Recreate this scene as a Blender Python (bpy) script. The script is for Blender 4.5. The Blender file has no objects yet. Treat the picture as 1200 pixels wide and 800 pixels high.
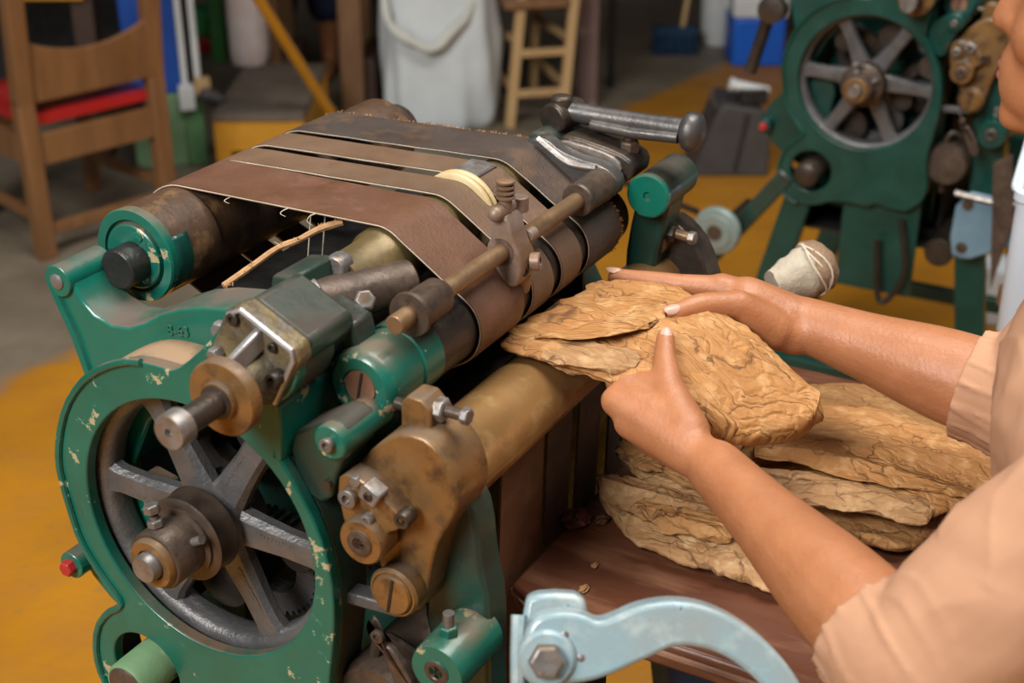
import bpy, bmesh, math, random
from mathutils import Vector as V, Matrix, noise
random.seed(7)
scene = bpy.context.scene
col = scene.collection
PI = math.pi
rad = math.radians

# ------------------------------------------------------------------ camera, world, light, exposure
FPX, PITCH, CAMH = 1630.0, rad(26.0), 1.5
cd = bpy.data.cameras.new('camera'); cam = bpy.data.objects.new('camera', cd); col.objects.link(cam)
cam.location = (0, 0, CAMH); cam.rotation_euler = (PI/2-PITCH, 0, 0)
cd.sensor_width = 36.0; cd.lens = FPX/1200*36.0; cd.clip_start = .05; cd.clip_end = 60
cd.dof.use_dof = True; cd.dof.focus_distance = 1.30; cd.dof.aperture_fstop = 5.0
scene.camera = cam

world = bpy.data.worlds.new('shed_daylight'); scene.world = world; world.use_nodes = True
bgn = world.node_tree.nodes['Background']
bgn.inputs[0].default_value = (.93, .97, 1.0, 1); bgn.inputs[1].default_value = .11

def area(name, loc, target, size, power, color=(1, 1, 1)):
    l = bpy.data.lights.new(name, 'AREA'); l.shape = 'RECTANGLE'; l.size, l.size_y = size
    l.energy = power; l.color = color
    o = bpy.data.objects.new(name, l); col.objects.link(o); o.location = loc
    o.rotation_euler = (V(target)-V(loc)).to_track_quat('-Z', 'Y').to_euler()
    return o
area('key_area_light', (-2.1, -1.5, 3.5), (0.2, 1.4, .8), (1.7, 1.7), 245, (1.0, .98, .95))  # added area lamp for soft light from upper left, no door stands there
area('overhead_area_light', (0.9, 1.5, 4.4), (0.5, 1.6, .5), (2.0, 3.0), 220, (1.0, .97, .92))  # added overhead area lamp for top light; no roof opening is built

vs = scene.view_settings
vs.view_transform = 'Standard'; vs.look = 'None'; vs.gamma = 1; vs.use_curve_mapping = False
vs.exposure = -0.12

# ------------------------------------------------------------------ frames and helpers
CP, SP = math.cos(PITCH), math.sin(PITCH)
def P(x, y, d):                                # point of the place seen at x, y and d metres along the view axis
    r, u = (x-600)/FPX*d, (400-y)/FPX*d
    return V((r, u*SP+d*CP, CAMH+u*CP-d*SP))
def PZ(x, y, z):                               # the same on the level z
    k = (400-y)/FPX
    d = (z-CAMH)/(k*CP-SP)
    return P(x, y, d)
AZ, HUB = 1.06690, .81635                      # the machine's roller direction and hub height
MM = Matrix.Translation((-.277, 1.022, 0)) @ Matrix.Rotation(AZ, 4, 'Z')
MI = MM.inverted()
def m(a, b, c): return V((a, b, c+HUB))        # machine frame: a along rollers, b to the back, c above hub
def W(a, b, c): return MM @ m(a, b, c)
def PC(x, y, c):                               # pixel on level c (machine frame result)
    return MI @ PZ(x, y, c+HUB)

MATRIX = {}
def thing(name, label, cat, loc=(0, 0, 0), rotz=0, group=None, scale=1):
    o = bpy.data.objects.new(name, None); col.objects.link(o)
    o.location = loc; o.rotation_euler = (0, 0, rotz); o.empty_display_size = .1
    o.scale = (scale,)*3
    MATRIX[o.name] = Matrix.Translation(loc) @ Matrix.Rotation(rotz, 4, 'Z') @ Matrix.Scale(scale, 4)
    tag(o, label, cat, group); return o
def tag(o, label=None, cat=None, group=None, kind=None):
    if label: o['label'] = label
    if cat: o['category'] = cat
    if group: o['group'] = group
    if kind: o['kind'] = kind
    return o
def obj(name, bm, mat, parent=None, frame='w', bevel=0, seg=2, angle=40, smooth=True, label=None):
    """links bm as one mesh object; frame 'w' = coordinates of the place, 'm' = machine frame, 'l' = the parent's own"""
    if frame == 'm': bm.transform(MM)
    loc = None
    if parent is not None:
        if frame != 'l': bm.transform(MATRIX[parent.name].inverted())
    elif frame != 'l':
        xs = [v.co for v in bm.verts]
        loc = V(((min(p.x for p in xs)+max(p.x for p in xs))/2, (min(p.y for p in xs)+max(p.y for p in xs))/2, min(p.z for p in xs)))
        bm.transform(Matrix.Translation(-loc))
    bmesh.ops.recalc_face_normals(bm, faces=bm.faces)
    me = bpy.data.meshes.new(name); bm.to_mesh(me); bm.free()
    if smooth:
        me.shade_smooth(); me.set_sharp_from_angle(angle=rad(angle))
    me.materials.append(mat)
    o = bpy.data.objects.new(name, me); col.objects.link(o)
    MATRIX[o.name] = Matrix.Identity(4)
    if loc is not None:
        o.location = loc; MATRIX[o.name] = Matrix.Translation(loc)
    if parent is not None:
        o.parent = parent; MATRIX[o.name] = MATRIX[parent.name].copy()
    if bevel:
        b = o.modifiers.new('bevel', 'BEVEL'); b.width = bevel; b.segments = seg; b.limit_method = 'ANGLE'; b.angle_limit = rad(35)
    if label: o['label'] = label
    return o
def copy_tree(o, parent=None):
    c = o.copy(); col.objects.link(c); c.parent = parent
    for ch in list(o.children): copy_tree(ch, c)
    return c

def basis(ax):
    ax = V(ax).normalized()
    t = V((0, 0, 1)) if abs(ax.z) < .9 else V((1, 0, 0))
    x = t.cross(ax).normalized(); y = ax.cross(x)
    return ax, x, y
def rings(bm, rs, cap=True, close=False):
    vs_ = [[bm.verts.new(p) for p in r] for r in rs]
    n = len(rs[0])
    pairs = list(zip(vs_, vs_[1:]))
    if close: pairs.append((vs_[-1], vs_[0]))
    for r0, r1 in pairs:
        for i in range(n):
            j = (i+1) % n
            bm.faces.new((r0[i], r0[j], r1[j], r1[i]))
    if cap and not close:
        bm.faces.new(vs_[0]); bm.faces.new(vs_[-1])
    return vs_
def lathe(bm, o, ax, prof, n=32):
    """prof: (distance along ax, radius)"""
    ax, x, y = basis(ax); o = V(o)
    rs = []
    for t, r in prof:
        r = max(r, 1e-5)
        rs.append([o+ax*t+x*(r*math.cos(2*PI*k/n))+y*(r*math.sin(2*PI*k/n)) for k in range(n)])
    rings(bm, rs); return bm
def cyl(bm, p0, p1, r0, r1=None, n=24):
    p0, p1 = V(p0), V(p1); d = p1-p0
    return lathe(bm, p0, d, [(0, r0), (d.length, r0 if r1 is None else r1)], n)
def box(bm, c, s, rot=None):
    mt = Matrix.Translation(c) @ (rot.to_4x4() if rot is not None else Matrix.Identity(4)) @ Matrix.Diagonal((s[0], s[1], s[2], 1))
    bmesh.ops.create_cube(bm, size=1, matrix=mt); return bm
def beam(bm, p0, p1, w, h, up=(0, 0, 1)):
    p0, p1 = V(p0), V(p1); d = (p1-p0); L = d.length; d.normalize()
    up = V(up)
    if abs(d.dot(up)) > .97: up = V((1, 0, 0))
    x = d.cross(up).normalized(); z = x.cross(d)
    rot = Matrix((x, d, z)).transposed()
    return box(bm, (p0+p1)/2, (w, L, h), rot)
def prism(bm, poly, lo, hi, fn, holes=()):
    """polygon with holes, swept between lo and hi; fn(t, u, v) gives the point"""
    loops = [list(poly)]+[list(h) for h in holes]
    sides = []
    for t in (lo, hi):
        edges = []; vloops = []
        for lp in loops:
            vl = [bm.verts.new(fn(t, *q)) for q in lp]; vloops.append(vl)
            edges += [bm.edges.new((vl[i], vl[(i+1) % len(vl)])) for i in range(len(vl))]
        if holes: bmesh.ops.triangle_fill(bm, edges=edges, use_beauty=True)
        else: bm.faces.new(vloops[0])
        sides.append(vloops)
    for l0, l1 in zip(*sides):
        n = len(l0)
        for i in range(n):
            j = (i+1) % n
            bm.faces.new((l0[i], l0[j], l1[j], l1[i]))
    return bm
def am(t, b, c): return m(t, b, c)
def circ(b, c, r, n=48, a0=0, a1=2*PI):
    return [(b+r*math.cos(a0+(a1-a0)*k/n), c+r*math.sin(a0+(a1-a0)*k/n)) for k in range(n)]
def smooth_poly(pts, it=2):
    for _ in range(it):
        q = []
        n = len(pts)
        for i in range(n):
            p, r = pts[i], pts[(i+1) % n]
            q += [(p[0]*.75+r[0]*.25, p[1]*.75+r[1]*.25), (p[0]*.25+r[0]*.75, p[1]*.25+r[1]*.75)]
        pts = q
    return pts
def spline(pts, k=6):
    """Catmull-Rom through Vectors (or tuples of any length)"""
    pts = [V(p) for p in pts]; out = []
    for i in range(len(pts)-1):
        p0 = pts[max(i-1, 0)]; p1 = pts[i]; p2 = pts[i+1]; p3 = pts[min(i+2, len(pts)-1)]
        for j in range(k):
            t = j/k
            out.append(.5*((2*p1)+(p2-p0)*t+(2*p0-5*p1+4*p2-p3)*t*t+(3*p1-p0-3*p2+p3)*t**3))
    out.append(pts[-1]); return out
def tube(bm, pts, rs, n=10, flat=None, cap=True, k=0):
    """tube along points; rs a radius, a list, or list of (rx, ry); flat = direction of ry"""
    pts = [V(p) for p in pts]
    if not isinstance(rs, (list, tuple)): rs = [rs]*len(pts)
    rs = [r if isinstance(r, tuple) else (r, r) for r in rs]
    if k:
        q = spline([(*p, *r) for p, r in zip(pts, rs)], k) if False else None
        pp = spline(pts, k); rr = spline([V((r[0], r[1], 0)) for r in rs], k)
        pts = pp; rs = [(max(r.x, 1e-4), max(r.y, 1e-4)) for r in rr]
    N = len(pts); out = []; px_ = None
    for i, p in enumerate(pts):
        d = (pts[min(i+1, N-1)]-pts[max(i-1, 0)]).normalized()
        if flat is not None:
            y = V(flat); y = (y-d*y.dot(d)).normalized(); x = y.cross(d)
        else:
            if px_ is None: _, x, y = basis(d)
            else:
                x = (px_-d*px_.dot(d)).normalized(); y = d.cross(x)
            px_ = x
        out.append([p+x*(rs[i][0]*math.cos(2*PI*j/n))+y*(rs[i][1]*math.sin(2*PI*j/n)) for j in range(n)])
    rings(bm, out, cap); return bm
def ball(bm, c, r, sc=(1, 1, 1), sub=3, rot=None):
    mt = Matrix.Translation(c) @ (rot.to_4x4() if rot is not None else Matrix.Identity(4)) @ Matrix.Diagonal((r*sc[0], r*sc[1], r*sc[2], 1))
    bmesh.ops.create_icosphere(bm, subdivisions=sub, radius=1, matrix=mt); return bm
def capsule(bm, p0, p1, r0, r1, n=14):
    p0, p1 = V(p0), V(p1); d = p1-p0; L = d.length
    prof = [(-r0*math.cos(k*PI/10), r0*math.sin(k*PI/10)) for k in range(0, 6)]
    prof += [(L+r1*math.sin(k*PI/10), r1*math.cos(k*PI/10)) for k in range(0, 6)]
    return lathe(bm, p0, d, prof, n)
def hexb(bm, p, ax, r, h, wash=0):
    ax = V(ax).normalized(); p = V(p)
    if wash: lathe(bm, p, ax, [(0, wash), (h*.25, wash)], 20); p = p+ax*h*.25
    lathe(bm, p, ax, [(0, r), (h*.85, r), (h, r*.82)], 6); return bm
def NB(): return bmesh.new()

# ------------------------------------------------------------------ procedural materials
def mat(name, c1, c2=None, scale=20, rough=.5, metal=0, bump=.15, bscale=120, stretch=None, dust=None, chips=None,
        coat=0, spec=.5, rvar=.15, c3=None, sss=0, detail=6, cscale=38, cthr=.64, dthr=(.25, .9)):
    mt = bpy.data.materials.new(name); mt.use_nodes = True
    nt = mt.node_tree; N = nt.nodes; L = nt.links
    bs = N['Principled BSDF']
    tc = N.new('ShaderNodeTexCoord'); mp = N.new('ShaderNodeMapping'); L.new(tc.outputs['Object'], mp.inputs[0])
    if stretch: mp.inputs['Scale'].default_value = stretch
    def nz(s, d=detail, rgh=.6, src=None):
        n = N.new('ShaderNodeTexNoise'); n.inputs['Scale'].default_value = s; n.inputs['Detail'].default_value = d; n.inputs['Roughness'].default_value = rgh
        L.new((src or mp).outputs[0] if src is None else src, n.inputs['Vector']); return n
    def ramp(src, p0, p1):
        r = N.new('ShaderNodeMapRange'); r.inputs['From Min'].default_value = p0; r.inputs['From Max'].default_value = p1; r.clamp = True
        L.new(src, r.inputs['Value']); return r.outputs[0]
    def mix(f, a, b):
        x = N.new('ShaderNodeMix'); x.data_type = 'RGBA'
        if isinstance(f, float): x.inputs[0].default_value = f
        else: L.new(f, x.inputs[0])
        for s, v in ((6, a), (7, b)):
            if isinstance(v, tuple): x.inputs[s].default_value = (*v, 1)
            else: L.new(v, x.inputs[s])
        return x.outputs[2]
    n1 = nz(scale)
    cc = mix(ramp(n1.outputs[0], .35, .65), c1, c2 or tuple(x*.75 for x in c1))
    if c3: cc = mix(ramp(nz(scale*2.7, 4).outputs[0], .52, .7), cc, c3)
    ro = ramp(nz(scale*1.7, 4).outputs[0], .3, .7)
    rr = N.new('ShaderNodeMapRange'); rr.inputs['To Min'].default_value = max(rough-rvar, .03); rr.inputs['To Max'].default_value = min(rough+rvar, 1)
    L.new(ro, rr.inputs['Value']); rough_out = rr.outputs[0]
    hsum = nz(bscale, 5).outputs[0]
    if chips:
        n = nz(cscale, 5, .65); f = ramp(n.outputs[0], cthr, cthr+.015)
        edge = ramp(n.outputs[0], cthr-.03, cthr)
        cc = mix(edge, cc, tuple(x*1.25 for x in c1)); cc = mix(f, cc, chips)
    if dust:
        g = N.new('ShaderNodeNewGeometry'); sp = N.new('ShaderNodeSeparateXYZ'); L.new(g.outputs['Normal'], sp.inputs[0])
        f = ramp(sp.outputs[2], *dthr)
        mu = N.new('ShaderNodeMath'); mu.operation = 'MULTIPLY'; L.new(f, mu.inputs[0]); L.new(ramp(nz(14, 6).outputs[0], .28, .55), mu.inputs[1])
        cc = mix(mu.outputs[0], cc, dust)
        ra = N.new('ShaderNodeMath'); ra.operation = 'MAXIMUM'; L.new(rough_out, ra.inputs[0])
        m3 = N.new('ShaderNodeMath'); m3.operation = 'MULTIPLY'; L.new(mu.outputs[0], m3.inputs[0]); m3.inputs[1].default_value = .75
        L.new(m3.outputs[0], ra.inputs[1]); rough_out = ra.outputs[0]
        if metal:
            mm_ = N.new('ShaderNodeMath'); mm_.operation = 'MULTIPLY_ADD'; L.new(mu.outputs[0], mm_.inputs[0]); mm_.inputs[1].default_value = -metal; mm_.inputs[2].default_value = metal
            L.new(mm_.outputs[0], bs.inputs['Metallic'])
    L.new(cc, bs.inputs['Base Color']); L.new(rough_out, bs.inputs['Roughness'])
    if not (dust and metal): bs.inputs['Metallic'].default_value = metal
    bs.inputs['Specular IOR Level'].default_value = spec
    bs.inputs['Coat Weight'].default_value = coat; bs.inputs['Coat Roughness'].default_value = .12
    if sss:
        bs.inputs['Subsurface Weight'].default_value = sss; bs.inputs['Subsurface Radius'].default_value = (1, .35, .2); bs.inputs['Subsurface Scale'].default_value = .008
    if bump:
        b = N.new('ShaderNodeBump'); b.inputs['Strength'].default_value = bump; b.inputs['Distance'].default_value = .004
        L.new(hsum, b.inputs['Height']); L.new(b.outputs[0], bs.inputs['Normal'])
    return mt
DUST = (.27, .17, .10)
GREEN = (.006, .130, .090)
M = {}
M['green'] = mat('green_machine_paint', GREEN, (.004, .098, .068), 12, .33, bump=.08, bscale=60, chips=(.42, .34, .2), dust=(.15, .10, .062), cthr=.615, cscale=34, coat=.25, dthr=(.45, .95))
M['green_clean'] = mat('green_glossy_paint', (.006, .145, .100), (.004, .115, .08), 9, .26, bump=.06, bscale=50, coat=.35, dust=(.11, .085, .065), dthr=(.5, .9))
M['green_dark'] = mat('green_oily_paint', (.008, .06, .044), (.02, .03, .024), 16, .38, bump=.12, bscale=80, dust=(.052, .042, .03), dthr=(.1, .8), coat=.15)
M['green_grime'] = mat('grimy_green_paint', (.010, .060, .044), (.055, .046, .032), 13, .45, bump=.15, bscale=90, dust=(.30, .19, .11), dthr=(.45, .95))
M['grime'] = mat('oil_caked_brass', (.21, .155, .07), (.035, .028, .022), 26, .5, .2, bump=.5, bscale=120, c3=(.14, .13, .125))
M['bright_steel'] = mat('rubbed_steel', (.46, .45, .45), (.34, .32, .31), 30, .38, .6, bump=.1)
M['gunmetal'] = mat('gunmetal', (.085, .082, .082), (.14, .125, .115), 26, .36, .6, bump=.15, bscale=140)
M['adjuster'] = mat('rusted_adjuster', (.26, .195, .16), (.21, .12, .065), 30, .5, .3, bump=.2, bscale=160)
M['green_far'] = mat('deep_green_with_shade', (.003, .055, .041), (.002, .038, .029), 12, .4, bump=.08, coat=.1)  # green darkened for the far machine's shade; also the drum's dark paint patch
M['iron'] = mat('cast_iron', (.17, .165, .165), (.11, .108, .108), 22, .38, .5, bump=.3, bscale=170)
M['steel'] = mat('worn_steel', (.30, .28, .265), (.19, .17, .155), 30, .42, .6, bump=.12, bscale=150, c3=(.22, .14, .08))
M['dark_metal'] = mat('oily_dark_metal', (.045, .038, .034), (.085, .062, .045), 24, .38, .55, bump=.18, bscale=130)
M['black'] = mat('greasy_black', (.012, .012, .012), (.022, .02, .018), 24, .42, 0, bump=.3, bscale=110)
M['rust'] = mat('rusty_brown_iron', (.072, .05, .038), (.125, .085, .06), 30, .46, .4, bump=.2, bscale=150, c3=(.06, .042, .034))
M['collar'] = mat('dark_brown_collar', (.055, .038, .028), (.09, .06, .04), 24, .42, .4, bump=.15)
M['rod'] = mat('rod_brown_steel', (.25, .15, .075), (.19, .12, .065), 26, .42, .45, bump=.15, bscale=150)
M['brass'] = mat('tarnished_brass', (.33, .175, .055), (.20, .115, .05), 14, .36, .5, bump=.12, bscale=90, c3=(.10, .06, .033), dust=(.12, .078, .05), dthr=(.2, .9))
M['copper'] = mat('copper_plug', (.36, .19, .12), (.26, .13, .08), 30, .4, .5)
M['cream'] = mat('cream_washer', (.62, .48, .26), (.52, .38, .18), 25, .45, .1, bump=.1)
M['oily_brass'] = mat('oily_brass', (.19, .13, .048), (.09, .068, .034), 9, .45, .4, bump=.1, c3=(.26, .18, .065))
M['pale_brass'] = mat('yellow_brass', (.50, .34, .11), (.40, .26, .09), 18, .3, .6, bump=.05)
M['apron'] = mat('dusty_brass_sheet', (.36, .20, .072), (.27, .145, .052), 9, .36, .35, bump=.10, bscale=40, c3=(.45, .29, .12))
M['leather'] = mat('brown_leather_belt', (.142, .064, .033), (.105, .046, .024), 10, .5, bump=.2, bscale=260, c3=(.165, .078, .048))
M['leather_top'] = mat('dusty_leather_belt', (.155, .09, .050), (.118, .067, .038), 10, .55, bump=.22, bscale=260, c3=(.16, .09, .055))
M['leather_dark'] = mat('dark_leather_belt', (.066, .045, .034), (.048, .034, .027), 9, .55, bump=.28, bscale=300, c3=(.12, .065, .034))
M['fray'] = mat('frayed_leather_edge', (.50, .27, .11), (.36, .18, .07), 40, .8, bump=.3)
M['thread'] = mat('pale_thread', (.62, .52, .40), None, 30, .8)
M['fibre'] = mat('dry_leaf_stem', (.48, .27, .12), (.34, .18, .08), 60, .8, bump=.5)
M['drum_wood'] = mat('oiled_drum_wood', (.095, .05, .025), (.05, .028, .016), 14, .45, bump=.2, bscale=90, stretch=(1, 1, 1), c3=(.21, .115, .048))
M['red'] = mat('red_paint', (.45, .03, .03), None, 30, .4)
M['table'] = mat('reddish_table_wood', (.155, .056, .028), (.10, .035, .018), 5, .36, bump=.12, bscale=50, stretch=(3, .6, 1), c3=(.22, .10, .055))
M['table_edge'] = mat('worn_table_edge', (.30, .15, .09), (.16, .07, .04), 12, .5)
M['table_leg'] = mat('dark_leg_wood', (.06, .03, .018), None, 9, .6)
M['blue_paint'] = mat('pale_blue_enamel', (.24, .36, .40), (.27, .31, .31), 16, .3, bump=.12, bscale=60, chips=(.16, .13, .12), cscale=22, cthr=.61, coat=.3, c3=(.38, .44, .43))
M['blue_bracket'] = mat('faded_blue_steel', (.16, .27, .34), (.13, .22, .29), 14, .45, bump=.1, chips=(.2, .12, .08), cscale=20, cthr=.66)
M['shirt'] = mat('tan_cotton', (.50, .275, .165), (.44, .235, .14), 6, .85, bump=.15, bscale=900, spec=.2)
M['skin'] = mat('brown_skin', (.43, .175, .078), (.36, .14, .058), 24, .44, bump=.22, bscale=240, sss=.12, rvar=.06)
M['nail'] = mat('fingernail', (.62, .36, .27), None, 40, .3, bump=0)
M['lip'] = mat('lips', (.40, .15, .11), None, 40, .4, bump=.05)
M['hair'] = mat('black_hair', (.012, .009, .008), None, 60, .5, bump=.5, stretch=(1, 1, 6))
M['eye'] = mat('eye', (.7, .68, .64), None, 4, .2, bump=0)
M['denim'] = mat('dark_trousers', (.03, .035, .06), None, 60, .85)
M['rag'] = mat('stained_rag', (.46, .40, .31), (.34, .27, .19), 30, .9, bump=.5, bscale=200)
M['rag_top'] = mat('brown_rag', (.26, .17, .10), (.20, .12, .07), 60, .9, bump=.6, bscale=260)
M['chair_wood'] = mat('brown_chair_wood', (.23, .105, .038), (.16, .072, .026), 6, .5, bump=.12, stretch=(3, 3, .6))
M['pale_wood'] = mat('pale_chair_wood', (.52, .34, .16), (.44, .27, .12), 7, .55, stretch=(3, 3, .6))
M['post_wood'] = mat('mid_brown_wood', (.24, .12, .05), (.17, .08, .035), 7, .6, stretch=(3, 3, .6))
M['vinyl'] = mat('red_vinyl', (.42, .012, .015), (.36, .01, .012), 6, .35, bump=.05, coat=.1)
M['blue_wall'] = mat('blue_post_paint', (.006, .07, .36), None, 5, .5, bump=.1)
M['pale_green'] = mat('pale_green_paint', (.19, .33, .17), (.15, .27, .135), 12, .55, chips=(.1, .06, .04), cthr=.6, cscale=22)
M['mid_green'] = mat('mid_green_paint', (.13, .29, .12), (.10, .24, .10), 12, .6)
M['forest'] = mat('dark_green_paint', (.02, .10, .02), None, 12, .6)
M['grass_green'] = mat('bright_green_plastic', (.02, .22, .05), None, 12, .5)
M['yellow'] = mat('yellow_paint', (.55, .25, .012), (.48, .21, .01), 10, .5, bump=.1)
M['bench_top'] = mat('grey_brown_bench', (.13, .10, .075), (.09, .07, .05), 8, .7)
M['white'] = mat('white_enamel', (.72, .74, .74), (.62, .64, .63), 8, .4)
M['plastic'] = mat('white_plastic', (.66, .72, .80), (.62, .68, .77), 4, .35, bump=.03, sss=0)
M['cloth_white'] = mat('white_cloth', (.66, .70, .71), (.58, .62, .63), 7, .9, bump=.25, bscale=60)
M['cloth_cream'] = mat('cream_cloth', (.62, .63, .57), (.54, .55, .49), 7, .9, bump=.25, bscale=60)
M['cloth_pink'] = mat('stained_white_cloth', (.66, .60, .57), (.60, .45, .42), 9, .9, bump=.3, bscale=60)
M['cooler'] = mat('blue_plastic', (.006, .12, .60), (.006, .10, .52), 5, .4)
M['navy'] = mat('navy_cloth', (.012, .02, .06), None, 20, .9)
M['teal_cloth'] = mat('blue_cloth', (.02, .11, .22), None, 20, .9)
M['bristle'] = mat('blue_bristles', (.008, .045, .10), (.006, .03, .07), 80, .8, bump=.8, bscale=300)
M['pink_post'] = mat('worn_pink_post', (.17, .10, .09), (.14, .085, .07), 9, .7, chips=(.22, .25, .17), cthr=.6, cscale=8)
M['grey_dark'] = mat('charcoal_sheet', (.045, .042, .042), (.06, .055, .052), 9, .55, bump=.1)
M['pulley'] = mat('grey_green_pulley', (.26, .32, .30), (.20, .26, .24), 12, .4, .2)

def leaf_mat(name, c1, c2, c3, dark):
    mt = bpy.data.materials.new(name); mt.use_nodes = True
    nt = mt.node_tree; N = nt.nodes; L = nt.links; bs = N['Principled BSDF']
    tc = N.new('ShaderNodeTexCoord'); at = N.new('ShaderNodeAttribute'); at.attribute_name = 'flow'
    def nz(vec, s, d, sc=(1, 1, 1), rgh=.6, dist=0):
        mp = N.new('ShaderNodeMapping'); mp.inputs['Scale'].default_value = sc; L.new(vec, mp.inputs[0])
        n = N.new('ShaderNodeTexNoise'); n.inputs['Scale'].default_value = s; n.inputs['Detail'].default_value = d; n.inputs['Roughness'].default_value = rgh; n.inputs['Distortion'].default_value = dist
        L.new(mp.outputs[0], n.inputs['Vector']); return n.outputs[0]
    def ramp(src, p0, p1):
        r = N.new('ShaderNodeMapRange'); r.inputs['From Min'].default_value = p0; r.inputs['From Max'].default_value = p1; r.clamp = True
        L.new(src, r.inputs['Value']); return r.outputs[0]
    def mix(f, a, b):
        x = N.new('ShaderNodeMix'); x.data_type = 'RGBA'; L.new(f, x.inputs[0])
        for s, v in ((6, a), (7, b)):
            if isinstance(v, tuple): x.inputs[s].default_value = (*v, 1)
            else: L.new(v, x.inputs[s])
        return x.outputs[2]
    fl = at.outputs['Vector']; ob = tc.outputs['Object']
    cc = mix(ramp(nz(fl, 7, 6, (1, 3.5, 1)), .35, .65), c1, c2)
    cc = mix(ramp(nz(ob, 55, 5), .5, .72), cc, c3)
    # veins: ridged, stretched along the leaf, and crease lines
    def vor(scale, mps, dist, w):
        vo = N.new('ShaderNodeTexVoronoi'); vo.feature = 'DISTANCE_TO_EDGE'; vo.inputs['Scale'].default_value = scale
        mp = N.new('ShaderNodeMapping'); mp.inputs['Scale'].default_value = mps
        dn = N.new('ShaderNodeTexNoise'); dn.inputs['Scale'].default_value = 14; dn.inputs['Detail'].default_value = 4; L.new(fl, dn.inputs['Vector'])
        va = N.new('ShaderNodeVectorMath'); va.operation = 'MULTIPLY_ADD'; L.new(dn.outputs['Color'], va.inputs[0]); va.inputs[1].default_value = (dist, dist, 0); L.new(fl, va.inputs[2])
        L.new(va.outputs[0], mp.inputs[0]); L.new(mp.outputs[0], vo.inputs['Vector'])
        return vo.outputs['Distance']
    v1 = vor(17, (.7, 2.4, 1), .11, .02); v2 = vor(48, (.8, 1.7, 1), .05, .02)
    soft = nz(ob, 30, 3)
    def lines(v, w0, w1, msk0, msk1):
        l = ramp(v, w0, w1); mk = N.new('ShaderNodeMath'); mk.operation = 'MAXIMUM'; L.new(l, mk.inputs[0]); L.new(ramp(soft, msk0, msk1), mk.inputs[1]); return mk.outputs[0]
    cc = mix(lines(v1, .0, .022, .52, .62), dark, cc)
    cc = mix(lines(v2, -.02, .03, .42, .52), c2, cc)
    fine = nz(fl, 26, 9, (1, 4.5, 1), .72, .8)
    cc = mix(ramp(fine, .60, .78), cc, dark)
    cc = mix(ramp(nz(fl, 34, 8, (1, 6, 1), .7, 1.2), .60, .72), cc, c3)
    L.new(cc, bs.inputs['Base Color']); bs.inputs['Roughness'].default_value = .58; bs.inputs['Specular IOR Level'].default_value = .35
    h = N.new('ShaderNodeMath'); h.operation = 'MULTIPLY_ADD'; L.new(ramp(v1, 0, .10), h.inputs[0]); h.inputs[1].default_value = .35; L.new(fine, h.inputs[2])
    h2 = N.new('ShaderNodeMath'); h2.operation = 'MULTIPLY_ADD'; L.new(ramp(v2, 0, .16), h2.inputs[0]); h2.inputs[1].default_value = .5; L.new(h.outputs[0], h2.inputs[2])
    b = N.new('ShaderNodeBump'); b.inputs['Strength'].default_value = .6; b.inputs['Distance'].default_value = .005
    L.new(h2.outputs[0], b.inputs['Height']); L.new(b.outputs[0], bs.inputs['Normal'])
    return mt
M['leaf'] = leaf_mat('golden_tobacco_leaf', (.49, .235, .078), (.38, .165, .048), (.62, .355, .15), (.15, .062, .022))
M['leaf2'] = leaf_mat('pale_tobacco_leaf', (.43, .235, .10), (.32, .165, .066), (.57, .365, .18), (.14, .065, .03))
M['leaf3'] = leaf_mat('dark_tobacco_leaf', (.42, .205, .07), (.30, .14, .045), (.54, .30, .12), (.09, .038, .015))
M['scrap'] = leaf_mat('tobacco_scrap', (.19, .075, .045), (.13, .05, .03), (.27, .13, .075), (.06, .025, .015))

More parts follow.
